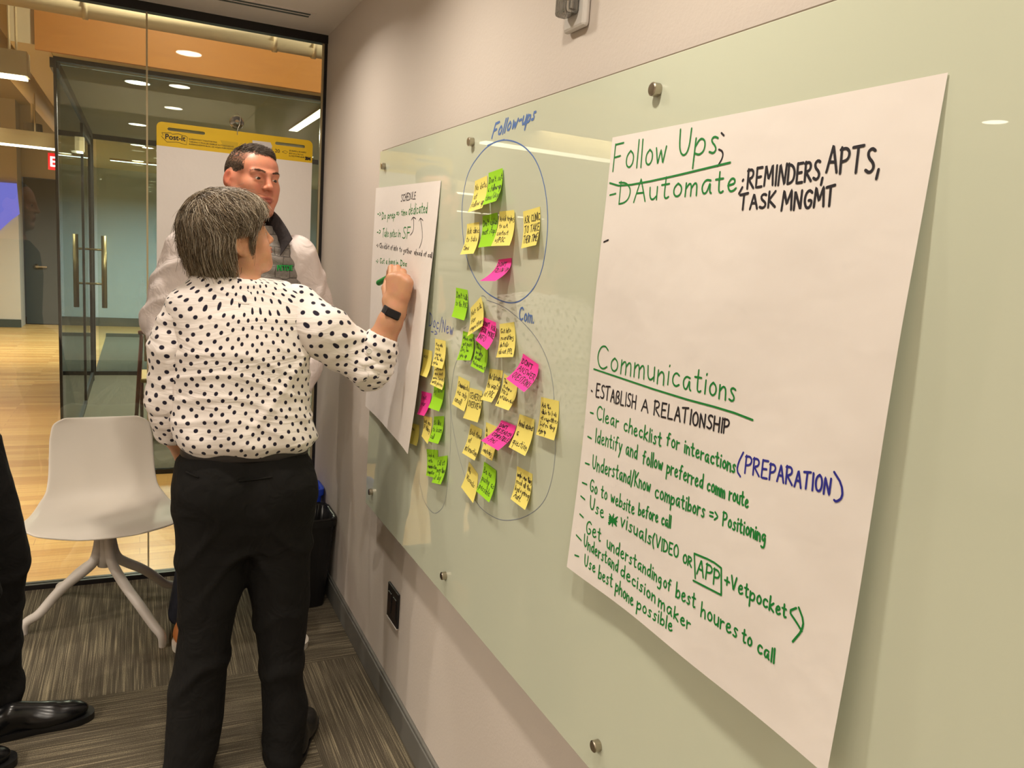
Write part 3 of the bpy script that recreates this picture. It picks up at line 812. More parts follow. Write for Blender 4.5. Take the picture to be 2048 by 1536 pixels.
holes = [slot(x0 + 0.042, x0 + 0.190, zt - 0.026, 0.0065), slot(x1 - 0.165, x1 - 0.034, zt - 0.030, 0.0065)]
import bmesh
from mathutils.geometry import tessellate_polygon
loops = [[Vector((x, 0, z)) for x, z in out]] + [[Vector((x, 0, z)) for x, z in h] for h in holes]
tri = tessellate_polygon(loops); allp = [p for lp in loops for p in lp]
mb = MB(); mb.add([(p.x, YP - 0.004, p.z) for p in allp], [tuple(t) for t in tri])
hd = mb.build('header_strip', mat('header_yellow', rgb(238, 196, 18), .55), pad, solid=0.004)
tag(MB().box((x0, YP - 0.006, zt - hb - 0.006), (x1, YP + 0.006, zt - hb)).build('binding_edge', M['paper'], pad), 'white binding edge')
A, B = np.meshgrid(np.linspace(0, 1, 25), np.linspace(0, 1, 31))
Gp = np.stack([x0 + A * (x1 - x0), YP - 0.006 - 0.006 * np.sin(A * 5 + B * 4) * B - 0.01 * B ** 3, zt - hb - B * 0.68], -1)
tag(MB().grid(Gp).build('top_sheet', M['paper'], pad, smooth=True), 'blank white top sheet')
MB().box((x0 + 0.001, YP - 0.002, zt - hb - 0.675), (x1 - 0.001, YP + 0.010, zt - hb)).build('sheet_stack', M['paper'], pad)


def flat_text(name, s, size, p, m, parent, bold=0.0, xdir=(1, 0, 0), zdir=(0, 0, 1), ext=0.0004, tall=1.0):
    cu = bpy.data.curves.new(name, 'FONT'); cu.body = s; cu.size = size; cu.offset = bold; cu.extrude = ext
    to = bpy.data.objects.new('tmp', cu); COL.objects.link(to)
    dg = bpy.context.evaluated_depsgraph_get()
    me = bpy.data.meshes.new_from_object(to.evaluated_get(dg)); me.name = name
    bpy.data.objects.remove(to)
    X = Vector(xdir).normalized(); Z = Vector(zdir).normalized(); n_ = X.cross(Z)
    R_ = Matrix(((X.x, Z.x, n_.x), (X.y, Z.y, n_.y), (X.z, Z.z, n_.z))).to_4x4()
    me.transform(Matrix.Translation(p) @ R_ @ Matrix.Diagonal((1, tall, 1, 1)))
    o = bpy.data.objects.new(name, me); COL.objects.link(o); me.materials.clear(); me.materials.append(m)
    o.parent = parent; o.matrix_parent_inverse = parent_inv(parent)
    return o


yf = YP - 0.0066
prn = M['black_ink']
pale_y = mat('logo_pale_yellow', rgb(248, 214, 70), .55)
flat_text('logo_lettering', 'Post-it', 0.030, (x0 + 0.032, yf, zt - 0.068), prn, pad, 0.0006)
lg = MB()
pts = [(0.020, -.045), (0.055, -.041), (0.060, -.046), (0.085, -.041), (0.105, -.047), (0.112, -.046), (0.120, -.052), (0.116, -.083), (0.082, -.076), (0.040, -.080), (0.018, -.058), (0.026, -.054), (0.020, -.045)]
ribbon(lg, np.array([(x0 + a, yf, zt + b) for a, b in pts]), np.tile([0, -1.0, 0], (len(pts), 1)), 0.0016)
lg.build('logo_outline', prn, pad)
for k, s in enumerate(('SUPERSTICKY TABLETOP PAD', 'TABLEAU A FEUILLES MOBILES AUTOADHESIVES', 'SUPERADHESIVO BLOC DE HOJAS PARA ROTAFOLIO')):
    flat_text('print_line', s, 0.0085, (x0 + 0.126, yf, zt - 0.060 - k * 0.0105), prn, pad)
flat_text('print_line', '20', 0.022, (x1 - 0.166, yf, zt - 0.070), prn, pad)
lz = MB(); dp = [(-.134, -.064), (-.122, -.058), (-.108, -.062), (-.118, -.070), (-.134, -.064)]
ribbon(lz, np.array([(x1 + a, yf, zt + b) for a, b in dp]), np.tile([0, -1.0, 0], (5, 1)), 0.0012); lz.build('sheet_symbol', prn, pad)
for k, s in enumerate(('25 IN/PO x 30 IN/PO', '63,5 cm x 76,2 cm', '5.2 SQ FT/PI2 (0,48 m2)')):
    flat_text('print_line', s, 0.0085, (x1 - 0.104, yf, zt - 0.058 - k * 0.011), prn, pad)
flat_text('maker_mark', '3M', 0.019, (x1 - 0.032, yf, zt - 0.087), prn, pad, 0.0012)
pic = MB(); pp = [(.252, -.047), (.325, -.047), (.325, -.078), (.268, -.078)]
pic.add([(x0 + a, yf, zt + b) for a, b in pp], [(0, 1, 2, 3)])
tag(pic.build('package_picture', mat('pad_picture', rgb(214, 178, 20), .55), pad), 'small darker yellow tray picture')
wp = MB(); pp = [(.385, -.030), (.462, -.030), (.470, -.046), (.462, -.066), (.385, -.062)]
wp.add([(x0 + a, yf, zt + b) for a, b in pp], [(0, 1, 2, 3, 4)])
tag(wp.build('package_picture', mat('pad_picture_white', rgb(222, 216, 214), .55), pad), 'white picture patch behind the man')

# suction cup hook on the glass
p = ony(474, 245, YG - 0.008)
sc = empty('suction_hook', tuple(p)); tag(sc, 'clear suction cup with metal hook on the glass above the yellow pad header', 'hook')
mcl, nt, b_ = new_mat('clear_vinyl'); b_.inputs['Base Color'].default_value = rgb(215, 212, 200); b_.inputs['Roughness'].default_value = .08; b_.inputs['Transmission Weight'].default_value = .85
MB().lathe([(0.030, 0.006), (0.026, 0.0), (0.013, -0.010), (0.011, -0.020), (0.001, -0.021)], 28, Matrix.Translation(p) @ Matrix.Rotation(-math.pi / 2, 4, 'X')).build('suction_cup', mcl, sc, smooth=True)
hk = [(p[0] - .008, p[1] - .014, p[2] + .034), (p[0] + .012, p[1] - .014, p[2] + .034), (p[0] + .012, p[1] - .016, p[2] - .006), (p[0], p[1] - .02, p[2] - .03), (p[0], p[1] - .022, p[2] - .052), (p[0], p[1] - .012, p[2] - .060)]
MB().tube(chaikin(np.array(hk), 2), 0.0016, 8).build('wire_hook', M['steel'], sc, smooth=True)


# bins in the corner
def bin_(name, lab, c, wx, wy, h, m, t0=0.78):
    t = empty(name, (c[0], c[1], 0)); tag(t, lab, 'bin')
    n = 40
    def ring(k, z, ins=0.0):
        out_ = []
        for j in range(n):
            a = 2 * math.pi * j / n
            ca, sa = math.cos(a), math.sin(a); e = 0.38
            out_.append((c[0] + (wx * k - ins) * math.copysign(abs(ca) ** e, ca), c[1] + (wy * k - ins) * math.copysign(abs(sa) ** e, sa), z))
        return out_
    rings = [ring(t0, 0.0), ring(t0, 0.004), ring(1.0, h - 0.03), ring(1.06, h - 0.028), ring(1.06, h), ring(1.0, h + .002), ring(1.0, h - 0.005, .006), ring(t0, 0.012, .006)]
    mb_ = MB(); mb_.add([p_ for r_ in rings for p_ in r_], [(k * n + j, k * n + (j + 1) % n, (k + 1) * n + (j + 1) % n, (k + 1) * n + j) for k in range(len(rings) - 1) for j in range(n)])
    mb_.add(rings[0], [tuple(range(n - 1, -1, -1))]); mb_.add(rings[-1], [tuple(range(n))])
    mb_.build('bin_body', m, t, smooth=False)
    return t, ring


bc = (0.628, 3.335)
tb, ring = bin_('waste_bin', 'black plastic waste bin with black liner in the wall corner behind the woman', bc, 0.138, 0.118, 0.40, M['black_plastic'])
lin_ = MB()
n = 60
rr = []
for z, k, amp in ((0.403, 1.072, .002), (0.409, 1.03, .004), (0.40, .95, .006), (0.30, .86, .010), (0.20, .8, .010)):
    for j in range(n):
        a = 2 * math.pi * j / n; ca, sa = math.cos(a), math.sin(a); e = .38
        kk = k + amp * 4 * math.sin(j * 2.3 + z * 9)
        rr.append((bc[0] + .138 * kk * math.copysign(abs(ca) ** e, ca), bc[1] + .118 * kk * math.copysign(abs(sa) ** e, sa), z))
lin_.add(rr, [(k * n + j, k * n + (j + 1) % n, (k + 1) * n + (j + 1) % n, (k + 1) * n + j) for k in range(4) for j in range(n)])
tag(lin_.build('bin_liner', mat('liner_plastic', rgb(34, 33, 32), .3), tb, smooth=True), 'crinkled black liner')
flat_text('printed_word', 'WASTE', 0.045, (bc[0] - 0.118, bc[1] - 0.1105, 0.275), M['white_plastic'], tb, 0.0004, zdir=(0, -0.07, 1))
M['blue_plastic'] = mat('blue_plastic', rgb(40, 88, 250), .4)
bin_('recycling_bin', 'blue plastic recycling bin behind the black bin by the glass wall', (0.607, 3.575), 0.157, 0.098, 0.455, M['blue_plastic'], .82)

# white shell chair
ch = empty('swivel_chair', (-0.12, 3.37, 0), 0)
tag(ch, 'white plastic shell chair on a white four-star base by the glass wall', 'chair')
f = np.array([0.07, -1.0]); f /= np.linalg.norm(f); sd = np.array([-f[1], f[0]])      # facing the camera, x to the right
cc = np.array([-0.125, 3.40])
prof = np.array([(.245, .418), (.225, .437), (.17, .446), (.08, .440), (0, .432), (-.08, .432), (-.135, .446), (-.172, .485), (-.192, .55), (-.208, .62), (-.226, .70), (-.238, .765), (-.243, .785)])
wid = np.array([.10, .235, .290, .288, .264, .240, .222, .210, .202, .199, .196, .184, .135])
tt = np.r_[0, np.cumsum(np.linalg.norm(np.diff(prof, axis=0), axis=1))]
T_ = np.linspace(0, tt[-1], 49)
def sm(y):
    y2 = np.interp(T_, tt, y)
    k = np.array([1, 2, 3, 2, 1]) / 9.0
    z = np.r_[y2[0] * 2 - y2[2:0:-1], y2, y2[-1] * 2 - y2[-2:-4:-1]]
    return np.convolve(z, k, 'valid')
pf, pz, wd = sm(prof[:, 0]), sm(prof[:, 1]), np.interp(T_, tt, wid)
S_ = np.linspace(-1, 1, 33)
G3 = np.zeros((49, 33, 3))
for i in range(49):
    tx, tz = np.gradient(pf)[i], np.gradient(pz)[i]; l_ = math.hypot(tx, tz); nx, nz = tz / l_, -tx / l_
    if nz < 0 and i < 20: nx, nz = -nx, -nz
    t_ = T_[i] / tt[-1]
    nxu, nzu = (nx, nz) if (nx >= 0 or nz >= 0) else (-nx, -nz)
    if nzu < -0.05: nxu, nzu = -nxu, -nzu
    for j, s in enumerate(S_):
        lat = wd[i] * s * (1 - .02 * s * s)
        up = (0.012 + 0.030 * math.exp(-((t_ - .55) / .16) ** 2)) * s ** 2 + 0.01 * t_ * s * s
        fx = pf[i] + nxu * up; fz = pz[i] + nzu * up
        xy = cc + sd * lat + f * fx
        G3[i, j] = (xy[0], xy[1], fz)
M['chair_white'] = mat('chair_shell_white', rgb(226, 218, 206), 0.5)
M['chair_under'] = mat('chair_leg_white', rgb(206, 198, 190), 0.5)
shl = MB().grid(G3).build('seat_shell', M['chair_white'], ch, smooth=True, solid=0.008, sub=1)
hub = MB().tube([(cc[0], cc[1], z) for z in (.22, .28, .34, .40, .428)], [.030, .031, .031, .036, .075], 20).build('swivel_column', M['chair_under'], ch, smooth=True)
feet = [onz(325, 1293, 0.0), onz(48, 1268, 0.0), onz(118, 1192, 0.0), onz(352, 1190, 0.0)]
for k, p in enumerate(feet):
    d = np.array([p[0] - cc[0], p[1] - cc[1]]); L = np.linalg.norm(d); d /= L
    path = [(0.018, .40), (.024, .31), (.040, .245), (.075, .215), (.15, .165), ((L + .10) / 2, .118), (L - .05, .064), (L - .016, .052), (L - .003, .040), (L, .024), (L, .012)]
    P3 = np.array([(cc[0] + d[0] * a, cc[1] + d[1] * a, z) for a, z in path])
    P3 = chaikin(P3, 2)
    rr_ = np.interp(np.linspace(0, 1, len(P3)), [0, .3, .5, .9, 1], [.019, .020, .019, .0145, .0135])
    lg_ = MB().tube(P3, rr_, 14).build('leg', M['chair_under'], ch, smooth=True)
    MB().lathe([(.013, 0), (.014, .014)], 14, Matrix.Translation((P3[-1][0], P3[-1][1], 0))).build('foot_glide', M['chair_under'], lg_)

# ================================================================== hall and far room beyond the glass
Y1 = 5.5; XG = -0.44; YE = 9.5; YW = 14.5
M['far_wall'] = mat('far_wall_paint', rgb(196, 186, 172), .8)
M['teal_wall'] = mat('far_pale_wall', rgb(172, 186, 196), .8)
M['hall_ceiling'] = mat('hall_deck', rgb(160, 140, 104), .85)
M['door_dark'] = mat('door_charcoal', rgb(58, 62, 60), .5)
M['base_dark'] = mat('baseboard_dark', rgb(62, 68, 62), .6)
M['far_ceiling'] = mat('far_ceiling_paint', rgb(214, 206, 176), .85)
struct('floor_hall', MB().box((-7, YG + 0.03, -0.1), (5, YW + 1.2, -0.001)), M['planks'])
struct('floor_far_room', MB().box((XG, Y1, -0.05), (4, YE, 0.002)), M['grey_carpet'])
struct('floor_rear', MB().box((XG, YE, -0.05), (4, 13.0, 0.0015)), M['grey_carpet'])
struct('ceiling_hall', MB().box((-7, YG + 0.02, 3.35), (5, YW + 1.2, 3.5)), M['hall_ceiling'])
struct('ceiling_far_room', MB().box((XG - .18, Y1 - 0.28, 2.53), (4, YW, 2.60)), M['far_ceiling'])
struct('wall_hall_left', MB().box((-7.1, YG, 0), (-7, YW, 3.4)), M['far_wall'])
struct('wall_hall_right', MB().box((4.0, YG, 0), (4.1, YW, 3.4)), M['far_wall'])
struct('wall_hall_end', MB().box((-7, 14.0, 0), (-1.62, 14.1, 3.4)).box((-1.72, 14.1, 0), (-1.62, YW, 3.4)).box((-1.62, YW, 2.28), (-0.7, YW + .1, 3.4)).box((-0.95, YW, 0), (-.72, YW + .1, 2.28)), M['far_wall'])
struct('wall_far_room_end', MB().box((-.72, YW, 0), (4, YW + .1, 3.4)), M['teal_wall'])
struct('baseboard_hall', MB().box((-7, 13.98, 0), (-1.62, 14.0, .12)), M['base_dark'])
struct('baseboard_far_room', MB().box((-.95, YW - .02, 0), (4, YW, .14)), M['base_dark'])
d1 = struct('door_1', MB().box((-1.6, YW - .02, 0.012), (-.96, YW + .03, 2.27)), M['door_dark'])
hp = ony(77, 533, YW - .05)
MB().lathe([(.035, 0), (.035, .02), (.014, .022), (.012, .05)], 20, Matrix.Translation((hp[0] - .03, YW - .02, hp[2])) @ Matrix.Rotation(math.pi / 2, 4, 'X')).build('door_handle', M['steel'], d1, smooth=True)
MB().box((hp[0] - .04, YW - .075, hp[2] - .014), (hp[0] + .12, YW - .055, hp[2] + .010)).build('door_lever', M['steel'], d1, bevel=.004)
# header panel of birch above the far room
struct('trim_1', MB().box((-.50, 5.17, 2.497), (4, 5.20, 3.36)), M['birch'])
struct('trim_2', MB().box((-.62, 5.20, 2.525), (XG, YE, 3.36)), M['cream_pipe'])
# far room glass front
def glass_front(name, frame, panes_):
    o = struct(name, frame, M['black_metal'])
    for lo, hi in panes_:
        MB().box(lo, hi).build('glass_pane', M['glass_far'], o)
    return o


fr = MB().box((XG, Y1 - .02, 2.505), (4, Y1 + .02, 2.53)).box((XG, Y1 - .02, 0), (XG + .014, Y1 + .02, 2.53)).box((XG, Y1 - .02, 0), (4, Y1 + .02, .03))
glass_front('window_2', fr, [((XG + .03, Y1 - .006, .03), (1.36, Y1 + .006, 2.49)), ((1.365, Y1 - .006, .03), (4, Y1 + .006, 2.49))])
fr = MB().box((XG - .02, Y1, 2.47), (XG + .02, YE, 2.53)).box((XG - .02, Y1, 0), (XG + .02, 7.9, .03)).box((XG - .015, YE - .03, 0), (XG + .022, YE + .02, 2.53)).box((XG - .02, 9.12, 0), (XG + .02, 9.16, 2.5))
glass_front('window_3', fr, [((XG - .005, Y1 + .03, .03), (XG + .005, 7.9, 2.47)), ((XG - .005, 9.16, .03), (XG + .005, YE - .05, 2.47))])
fr = MB().box((XG, YE - .02, 0), (4, YE + .02, .045)).box((XG, YE - .02, 2.48), (4, YE + .02, 2.53)).box((.65, YE - .008, 0), (.66, YE + .008, 2.5))
glass_front('window_4', fr, [((XG + .05, YE - .005, .04), (.65, YE + .005, 2.48)), ((.66, YE - .005, .04), (4, YE + .005, 2.48))])
struct('trim_3', MB().box((XG, 13.0, 0), (4, 13.05, .05)), M['base_dark'])
# glass door leaf with long tube pulls
d2 = struct('door_2', MB().box((XG - .015, 7.92, .01), (XG + .015, 7.95, 2.45)).box((XG - .015, 9.07, .01), (XG + .015, 9.10, 2.45)).box((XG - .016, 7.92, 2.38), (XG + .016, 9.10, 2.45)).box((XG - .016, 7.92, .01), (XG + .016, 9.10, .10)), M['black_metal'])
MB().box((XG - .005, 7.95, .10), (XG + .005, 9.07, 2.38)).build('glass_pane', M['glass_far'], d2)
M['brass'] = mat('satin_brass', rgb(160, 146, 108), .35, 1.0)
for s in (-1, 1):
    hd_ = MB().tube([(XG + s * .10 + .03, 8.95, .78), (XG + s * .10 + .03, 8.95, 1.50)], .025, 16).build('door_handle', M['brass'], d2, smooth=True)
    for z in (1.02, 1.36):
        MB().tube([(XG, 8.95, z), (XG + s * .10 + .03, 8.95, z)], .011, 10).build('handle_post', M['brass'], hd_, smooth=True)

# far room ceiling lamps
names = ['first lamp beyond the far room glass', 'second lamp of the far room', 'third lamp of the far room', 'deepest lamp behind the far room']
for k, y in enumerate((5.95, 8.2, 10.1, 12.3)):
    downlight(0.0, y, 2.53, 'round recessed lamp, ' + names[k], 'hall_lens', .075, 'far room ceiling lamps')
for k, y in enumerate((7.0, 9.2, 11.2)):
    downlight(1.7, y, 2.53, 'round recessed lamp on the right of the far room, ' + ('nearest', 'middle', 'deepest')[k], 'hall_lens', .075, 'far room ceiling lamps')
st4 = empty('strip_light', (1.21, 6.3, 2.53)); tag(st4, 'long bright strip light in the far room ceiling at the right', 'ceiling light')
MB().box((1.17, 5.70, 2.515), (1.25, 7.2, 2.531)).build('housing', M['cream_metal'], st4)
MB().box((1.175, 5.71, 2.512), (1.245, 7.19, 2.516)).build('diffuser', M['hall_lens'], st4)
st5 = empty('strip_light', (0.6, 12.4, 2.53)); tag(st5, 'cool strip light close to the pale wall at the back of the far room', 'ceiling light')
MB().box((-.35, 12.36, 2.505), (2.2, 12.46, 2.531)).build('housing', M['cream_metal'], st5)
MB().box((-.34, 12.37, 2.501), (2.19, 12.45, 2.506)).build('diffuser', emission_mat('cool_lens', (.8, .95, 1, 1), 6), st5)


# pendant strip lights of the hall
def pendant(px_end, Y, length, lab, dirv, h=.115, wdt=.10, cords=((-.08), (-.05)), cz=3.35):
    e = ony(*px_end, Y)                    # lower near corner at the right end
    t = empty('pendant_strip_light', tuple(e)); tag(t, lab, 'pendant light')
    d = Vector(dirv).normalized(); s = Vector((-d.y, d.x, 0))
    if s.y < 0: s = -s
    R_ = Matrix(((d.x, s.x, 0, e[0]), (d.y, s.y, 0, e[1]), (0, 0, 1, e[2]), (0, 0, 0, 1)))
    MB().box((0, 0, 0), (length, wdt, h), R_).build('housing', M['cream_metal'], t)
    tag(MB().box((.01, .006, -.012), (length - .01, wdt - .006, 0.0), R_).build('diffuser', M['hall_lens'], t), 'glowing diffuser')
    for a in cords:
        q = R_ @ Vector((-a, wdt / 2, h))
        MB().tube([(q.x, q.y, q.z), (q.x, q.y, cz)], .006, 8).build('cord', M['cream_metal'], t)
    return t


pendant((54, 152), 4.7, 1.2, 'cream box pendant strip light hung on two cords, top left beyond the glass', (-1, .05, 0))
pendant((168, 303), 7.6, 1.4, 'cream pendant strip light farther down the hall, under the conduit', (-1, .0, 0), cords=(-.35,))
pendant((-20, 480 - 150), 10.8, 2.6, 'farthest pendant strip light of the hall, near the exit sign', (-1, 0, 0), cords=(-.5, -2.0))
# pipes
def pipe(lab, pts, r, name='ceiling_pipe', clamps=()):
    t = empty(name, tuple(pts[0])); tag(t, lab, 'pipe')
    MB().tube(pts, r, 18).build('pipe_run', M['cream_pipe'], t, smooth=True)
    for q in clamps:
        q = np.array(q)
        MB().tube([q - np.array([.012, 0, 0]), q + np.array([.012, 0, 0])], r * 1.12, 18).build('pipe_collar', M['cream_pipe'], t, smooth=True)
        MB().box((q[0] - .012, q[1] - .006, q[2]), (q[0] + .012, q[1] + .006, 3.35)).build('hanger_strap', M['cream_pipe'], t)
    return t


pc = ony(450, 62, 4.55)
pipe('fat cream pipe running along the birch panel above the hall', [(-3.5, 4.55, pc[2]), (1.1, 4.55, pc[2])], .055, clamps=[(ony(170, 10, 4.55)[0], 4.55, pc[2]), (.66, 4.55, pc[2]), (ony(628, 90, 4.55)[0], 4.55, pc[2])])
pa, pb_ = ony(40, 152, 5.3), ony(108, 252, 9.5)
pipe('cream conduit running away down the hall to the exit sign', [(-.80, 4.9, 2.66), (-.80, 10.5, 2.66)], .075)
pj = ony(66, 262, 8.2)
sn = empty('sprinkler_drop', tuple(pj)); tag(sn, 'grey cylindrical sensor hanging on a rod below the conduit', 'sensor')
MB().tube([(pj[0], pj[1], pj[2] + .05), (pj[0], pj[1], 3.35)], .014, 10).build('drop_rod', M['cream_pipe'], sn, smooth=True)
MB().lathe([(.07, .06), (.075, .0), (.07, -.08), (.04, -.10), (.03, -.14), (.001, -.141)], 20, Matrix.Translation(pj)).build('sensor_body', M['base_grey'], sn)
# exit sign
ex = ony(96, 322, 11.5)
es = empty('exit_sign', tuple(ex)); tag(es, 'red lit exit sign hanging in the hall beside the black frame', 'sign')
MB().box((ex[0], 11.5, ex[2] - .10), (ex[0] + .30, 11.54, ex[2] + .10)).build('sign_box', mat('sign_red', rgb(200, 30, 30), .5, emit=(rgb(230, 30, 36), 1.2)), es)
flat_text('sign_letters', 'EXIT', .17, (ex[0] + .015, 11.495, ex[2] - .06), emission_mat('sign_white', (1, .9, .85, 1), 3.0), es, .003)
MB().tube([(ex[0] + .15, 11.52, ex[2] + .1), (ex[0] + .15, 11.52, 3.35)], .01, 8).build('hanger_rod', M['cream_pipe'], es)
# projected picture on the end wall
Pq = [(-60, 360), (33, 367), (36, 400), (39, 428), (22, 440), (-2, 462), (-60, 470)]
pr = MB(); q = [ony(u, v, 13.97) for u, v in Pq]
pr.add([(a[0], 13.97, a[2]) for a in q] + [(a[0], 13.995, a[2]) for a in q], [tuple(range(7)), tuple(range(13, 6, -1))] + [(k, (k + 1) % 7, 7 + (k + 1) % 7, 7 + k) for k in range(7)])
po = pr.build('wall_screen', emission_mat('screen_blue', rgb(136, 132, 236), 0.9), None)
tag(po, 'glowing blue violet irregular wall screen at the far left end of the hall', 'screen')
# chair in the hall behind the glass
dc = empty('dining_chair', (0.15, 6.6, 0)); tag(dc, 'dark red framed chair with tan seat behind the far glass', 'chair')
M['red_wood'] = mat('dark_red_frame', rgb(120, 44, 40), .45); M['tan_seat'] = mat('tan_seat', rgb(170, 140, 80), .6)
bx, by = .02, 6.5
MB().grid(np.array([[(bx + .02 + .40 * a, by + .06 * math.sin(math.pi * a), z) for a in np.linspace(0, 1, 9)] for z in (.60, .70, .80)])).build('backrest', M['tan_seat'], dc, smooth=True, solid=.015)
MB().tube([(bx - .02, by, .815), (bx + .12, by + .05, .83), (bx + .30, by + .05, .83), (bx + .46, by, .815)], .016, 12).build('top_rail', M['red_wood'], dc, smooth=True)
for a in (0, .44):
    MB().tube([(bx + a, by, .80), (bx + a * .96 - .02, by + .03, .45), (bx + a * 1.02 - .05, by - .02, 0.002)], [.014, .017, .012], 10).build('leg', M['red_wood'], dc, smooth=True)
    MB().tube([(bx + a, by + .42, .44), (bx + a, by + .46, 0.002)], [.017, .012], 10).build('leg', M['red_wood'], dc, smooth=True)
MB().box((bx - .01, by, .43), (bx + .45, by + .46, .465)).build('seat', M['tan_seat'], dc, bevel=.012)

# ================================================================== people: smooth-blended bodies meshed from distance fields
def smin(a, b, k):
    h = np.maximum(k - np.abs(a - b), 0) / k
    return np.minimum(a, b) - h * h * k * 0.25


def rotm(yaw=0, pitch=0, roll=0):
    """columns right, forward, up; yaw degrees from +y towards +x, pitch up positive, roll right-ear-down positive"""
    y, p, r = map(math.radians, (yaw, pitch, roll))
    f = np.array([math.sin(y) * math.cos(p), math.cos(y) * math.cos(p), math.sin(p)])
    r0 = np.array([math.cos(y), -math.sin(y), 0]); u0 = np.cross(r0, f)
    r1 = r0 * math.cos(r) - u0 * math.sin(r); u1 = np.cross(r1, f)
    return np.stack([r1, f, u1], 1)


class Field:
    def __init__(s):
        s.it = []

    def _add(s, fn, lo, hi, k, op):
        s.it.append((fn, np.array(lo, float), np.array(hi, float), k, op)); return s

    def cone(s, a, b, ra, rb, k=.02, op='u', flat=None):
        a, b = np.array(a, float), np.array(b, float); r = max(ra, rb)
        if flat is not None:
            ax = np.array(flat[0], float); ax /= np.linalg.norm(ax); fk = flat[1]
        def fn(p):
            q, d = p - a, b - a
            if flat is not None:
                q = q + ax * ((q @ ax) * (1 / fk - 1))[..., None]; d = d + ax * ((d @ ax) * (1 / fk - 1))
            t = np.clip((q @ d) / (d @ d + 1e-12), 0, 1)
            dd = np.linalg.norm(q - t[..., None] * d, axis=-1) - (ra + (rb - ra) * t)
            return dd if flat is None else dd * min(1, fk)
        return s._add(fn, np.minimum(a, b) - r - k, np.maximum(a, b) + r + k, k, op)

    def chain(s, pts, rs, k=.02, flat=None):
        for i in range(len(pts) - 1):
            s.cone(pts[i], pts[i + 1], rs[i], rs[i + 1], k, 'u', flat)
        return s

    def ell(s, c, r, R=None, k=.02, op='u'):
        c, r = np.array(c, float), np.array(r, float); R = np.eye(3) if R is None else R
        def fn(p):
            q = (p - c) @ R
            k0 = np.linalg.norm(q / r, axis=-1); k1 = np.linalg.norm(q / (r * r), axis=-1)
            return k0 * (k0 - 1) / (k1 + 1e-9)
        m = r.max() + k
        return s._add(fn, c - m, c + m, k, op)

    def loft(s, rows, yaw=0, pw=2.0, k=.02, op='u', ends=(0.02, 0.02)):
        """rows: (z, cx, cy, rx, ry) stacked sections"""
        A = np.array(sorted(rows), float); z = A[:, 0]
        c, sn = math.cos(math.radians(yaw)), math.sin(math.radians(yaw))
        def fn(p):
            zz = p[..., 2]
            cx, cy, rx, ry = (np.interp(zz, z, A[:, i]) for i in range(1, 5))
            dx, dy = p[..., 0] - cx, p[..., 1] - cy
            lx, ly = dx * c - dy * sn, dx * sn + dy * c
            rho = (np.abs(lx / rx) ** pw + np.abs(ly / ry) ** pw) ** (1 / pw)
            d = (rho - 1) * np.minimum(rx, ry)
            dz = np.maximum(z[0] - zz, zz - z[-1])
            return np.where(dz > 0, np.hypot(np.maximum(d, 0), dz) + 0 * d, d) if False else np.maximum(d, dz)
        m = A[:, 3:].max() + k
        lo = [A[:, 1].min() - m, A[:, 2].min() - m, z[0] - k]; hi = [A[:, 1].max() + m, A[:, 2].max() + m, z[-1] + k]
        return s._add(fn, lo, hi, k, op)

    def warp(s, fn):
        s.it.append((fn, None, None, 0, 'd')); return s

    def bounds(s):
        lo = np.min([i[1] for i in s.it if i[4] == 'u'], 0); hi = np.max([i[2] for i in s.it if i[4] == 'u'], 0)
        return lo, hi

    def eval(s, P):
        F = np.full(P.shape[:-1], 1.0)
        for fn, lo, hi, k, op in s.it:
            if op == 'd':
                F = F + fn(P)
            elif op == 'u':
                F = smin(F, fn(P), max(k, 1e-4))
            else:
                F = -smin(-F, fn(P), max(k, 1e-4))
        return F

    def mesh(s, h, fine=(), smooth=2, clip=None):
        """surface nets on a rectilinear grid; fine: ((lo, hi), spacing) boxes"""
        lo, hi = s.bounds(); lo = lo - 2 * h; hi = hi + 2 * h
        ax = []
        for d in range(3):
            x = lo[d]; g = [x]
            while x < hi[d]:
                st = h
                for (flo, fhi), fh in fine:
                    if flo[d] - .01 <= x <= fhi[d] + .01: st = min(st, fh)
                x += st; g.append(x)
            ax.append(np.array(g))
        nx, ny, nz = map(len, ax)
        F = np.full((nx, ny, nz), 1.0, np.float32)
        for fn, lo_, hi_, k, op in s.it:
            if op == 'd':
                near = np.abs(F) < .05
                idx = np.argwhere(near)
                P = np.stack([ax[d][idx[:, d]] for d in range(3)], 1)
                F[near] += fn(P).astype(np.float32); continue
            m = 3 * h
            sl = [slice(max(0, np.searchsorted(ax[d], lo_[d] - m)), np.searchsorted(ax[d], hi_[d] + m)) for d in range(3)]
            X = np.stack(np.meshgrid(ax[0][sl[0]], ax[1][sl[1]], ax[2][sl[2]], indexing='ij'), -1)
            if X.size == 0: continue
            d_ = fn(X); sub = F[tuple(sl)]
            F[tuple(sl)] = smin(sub, d_, max(k, 1e-4)) if op == 'u' else -smin(-sub, d_, max(k, 1e-4))
        return nets(F, ax, smooth)


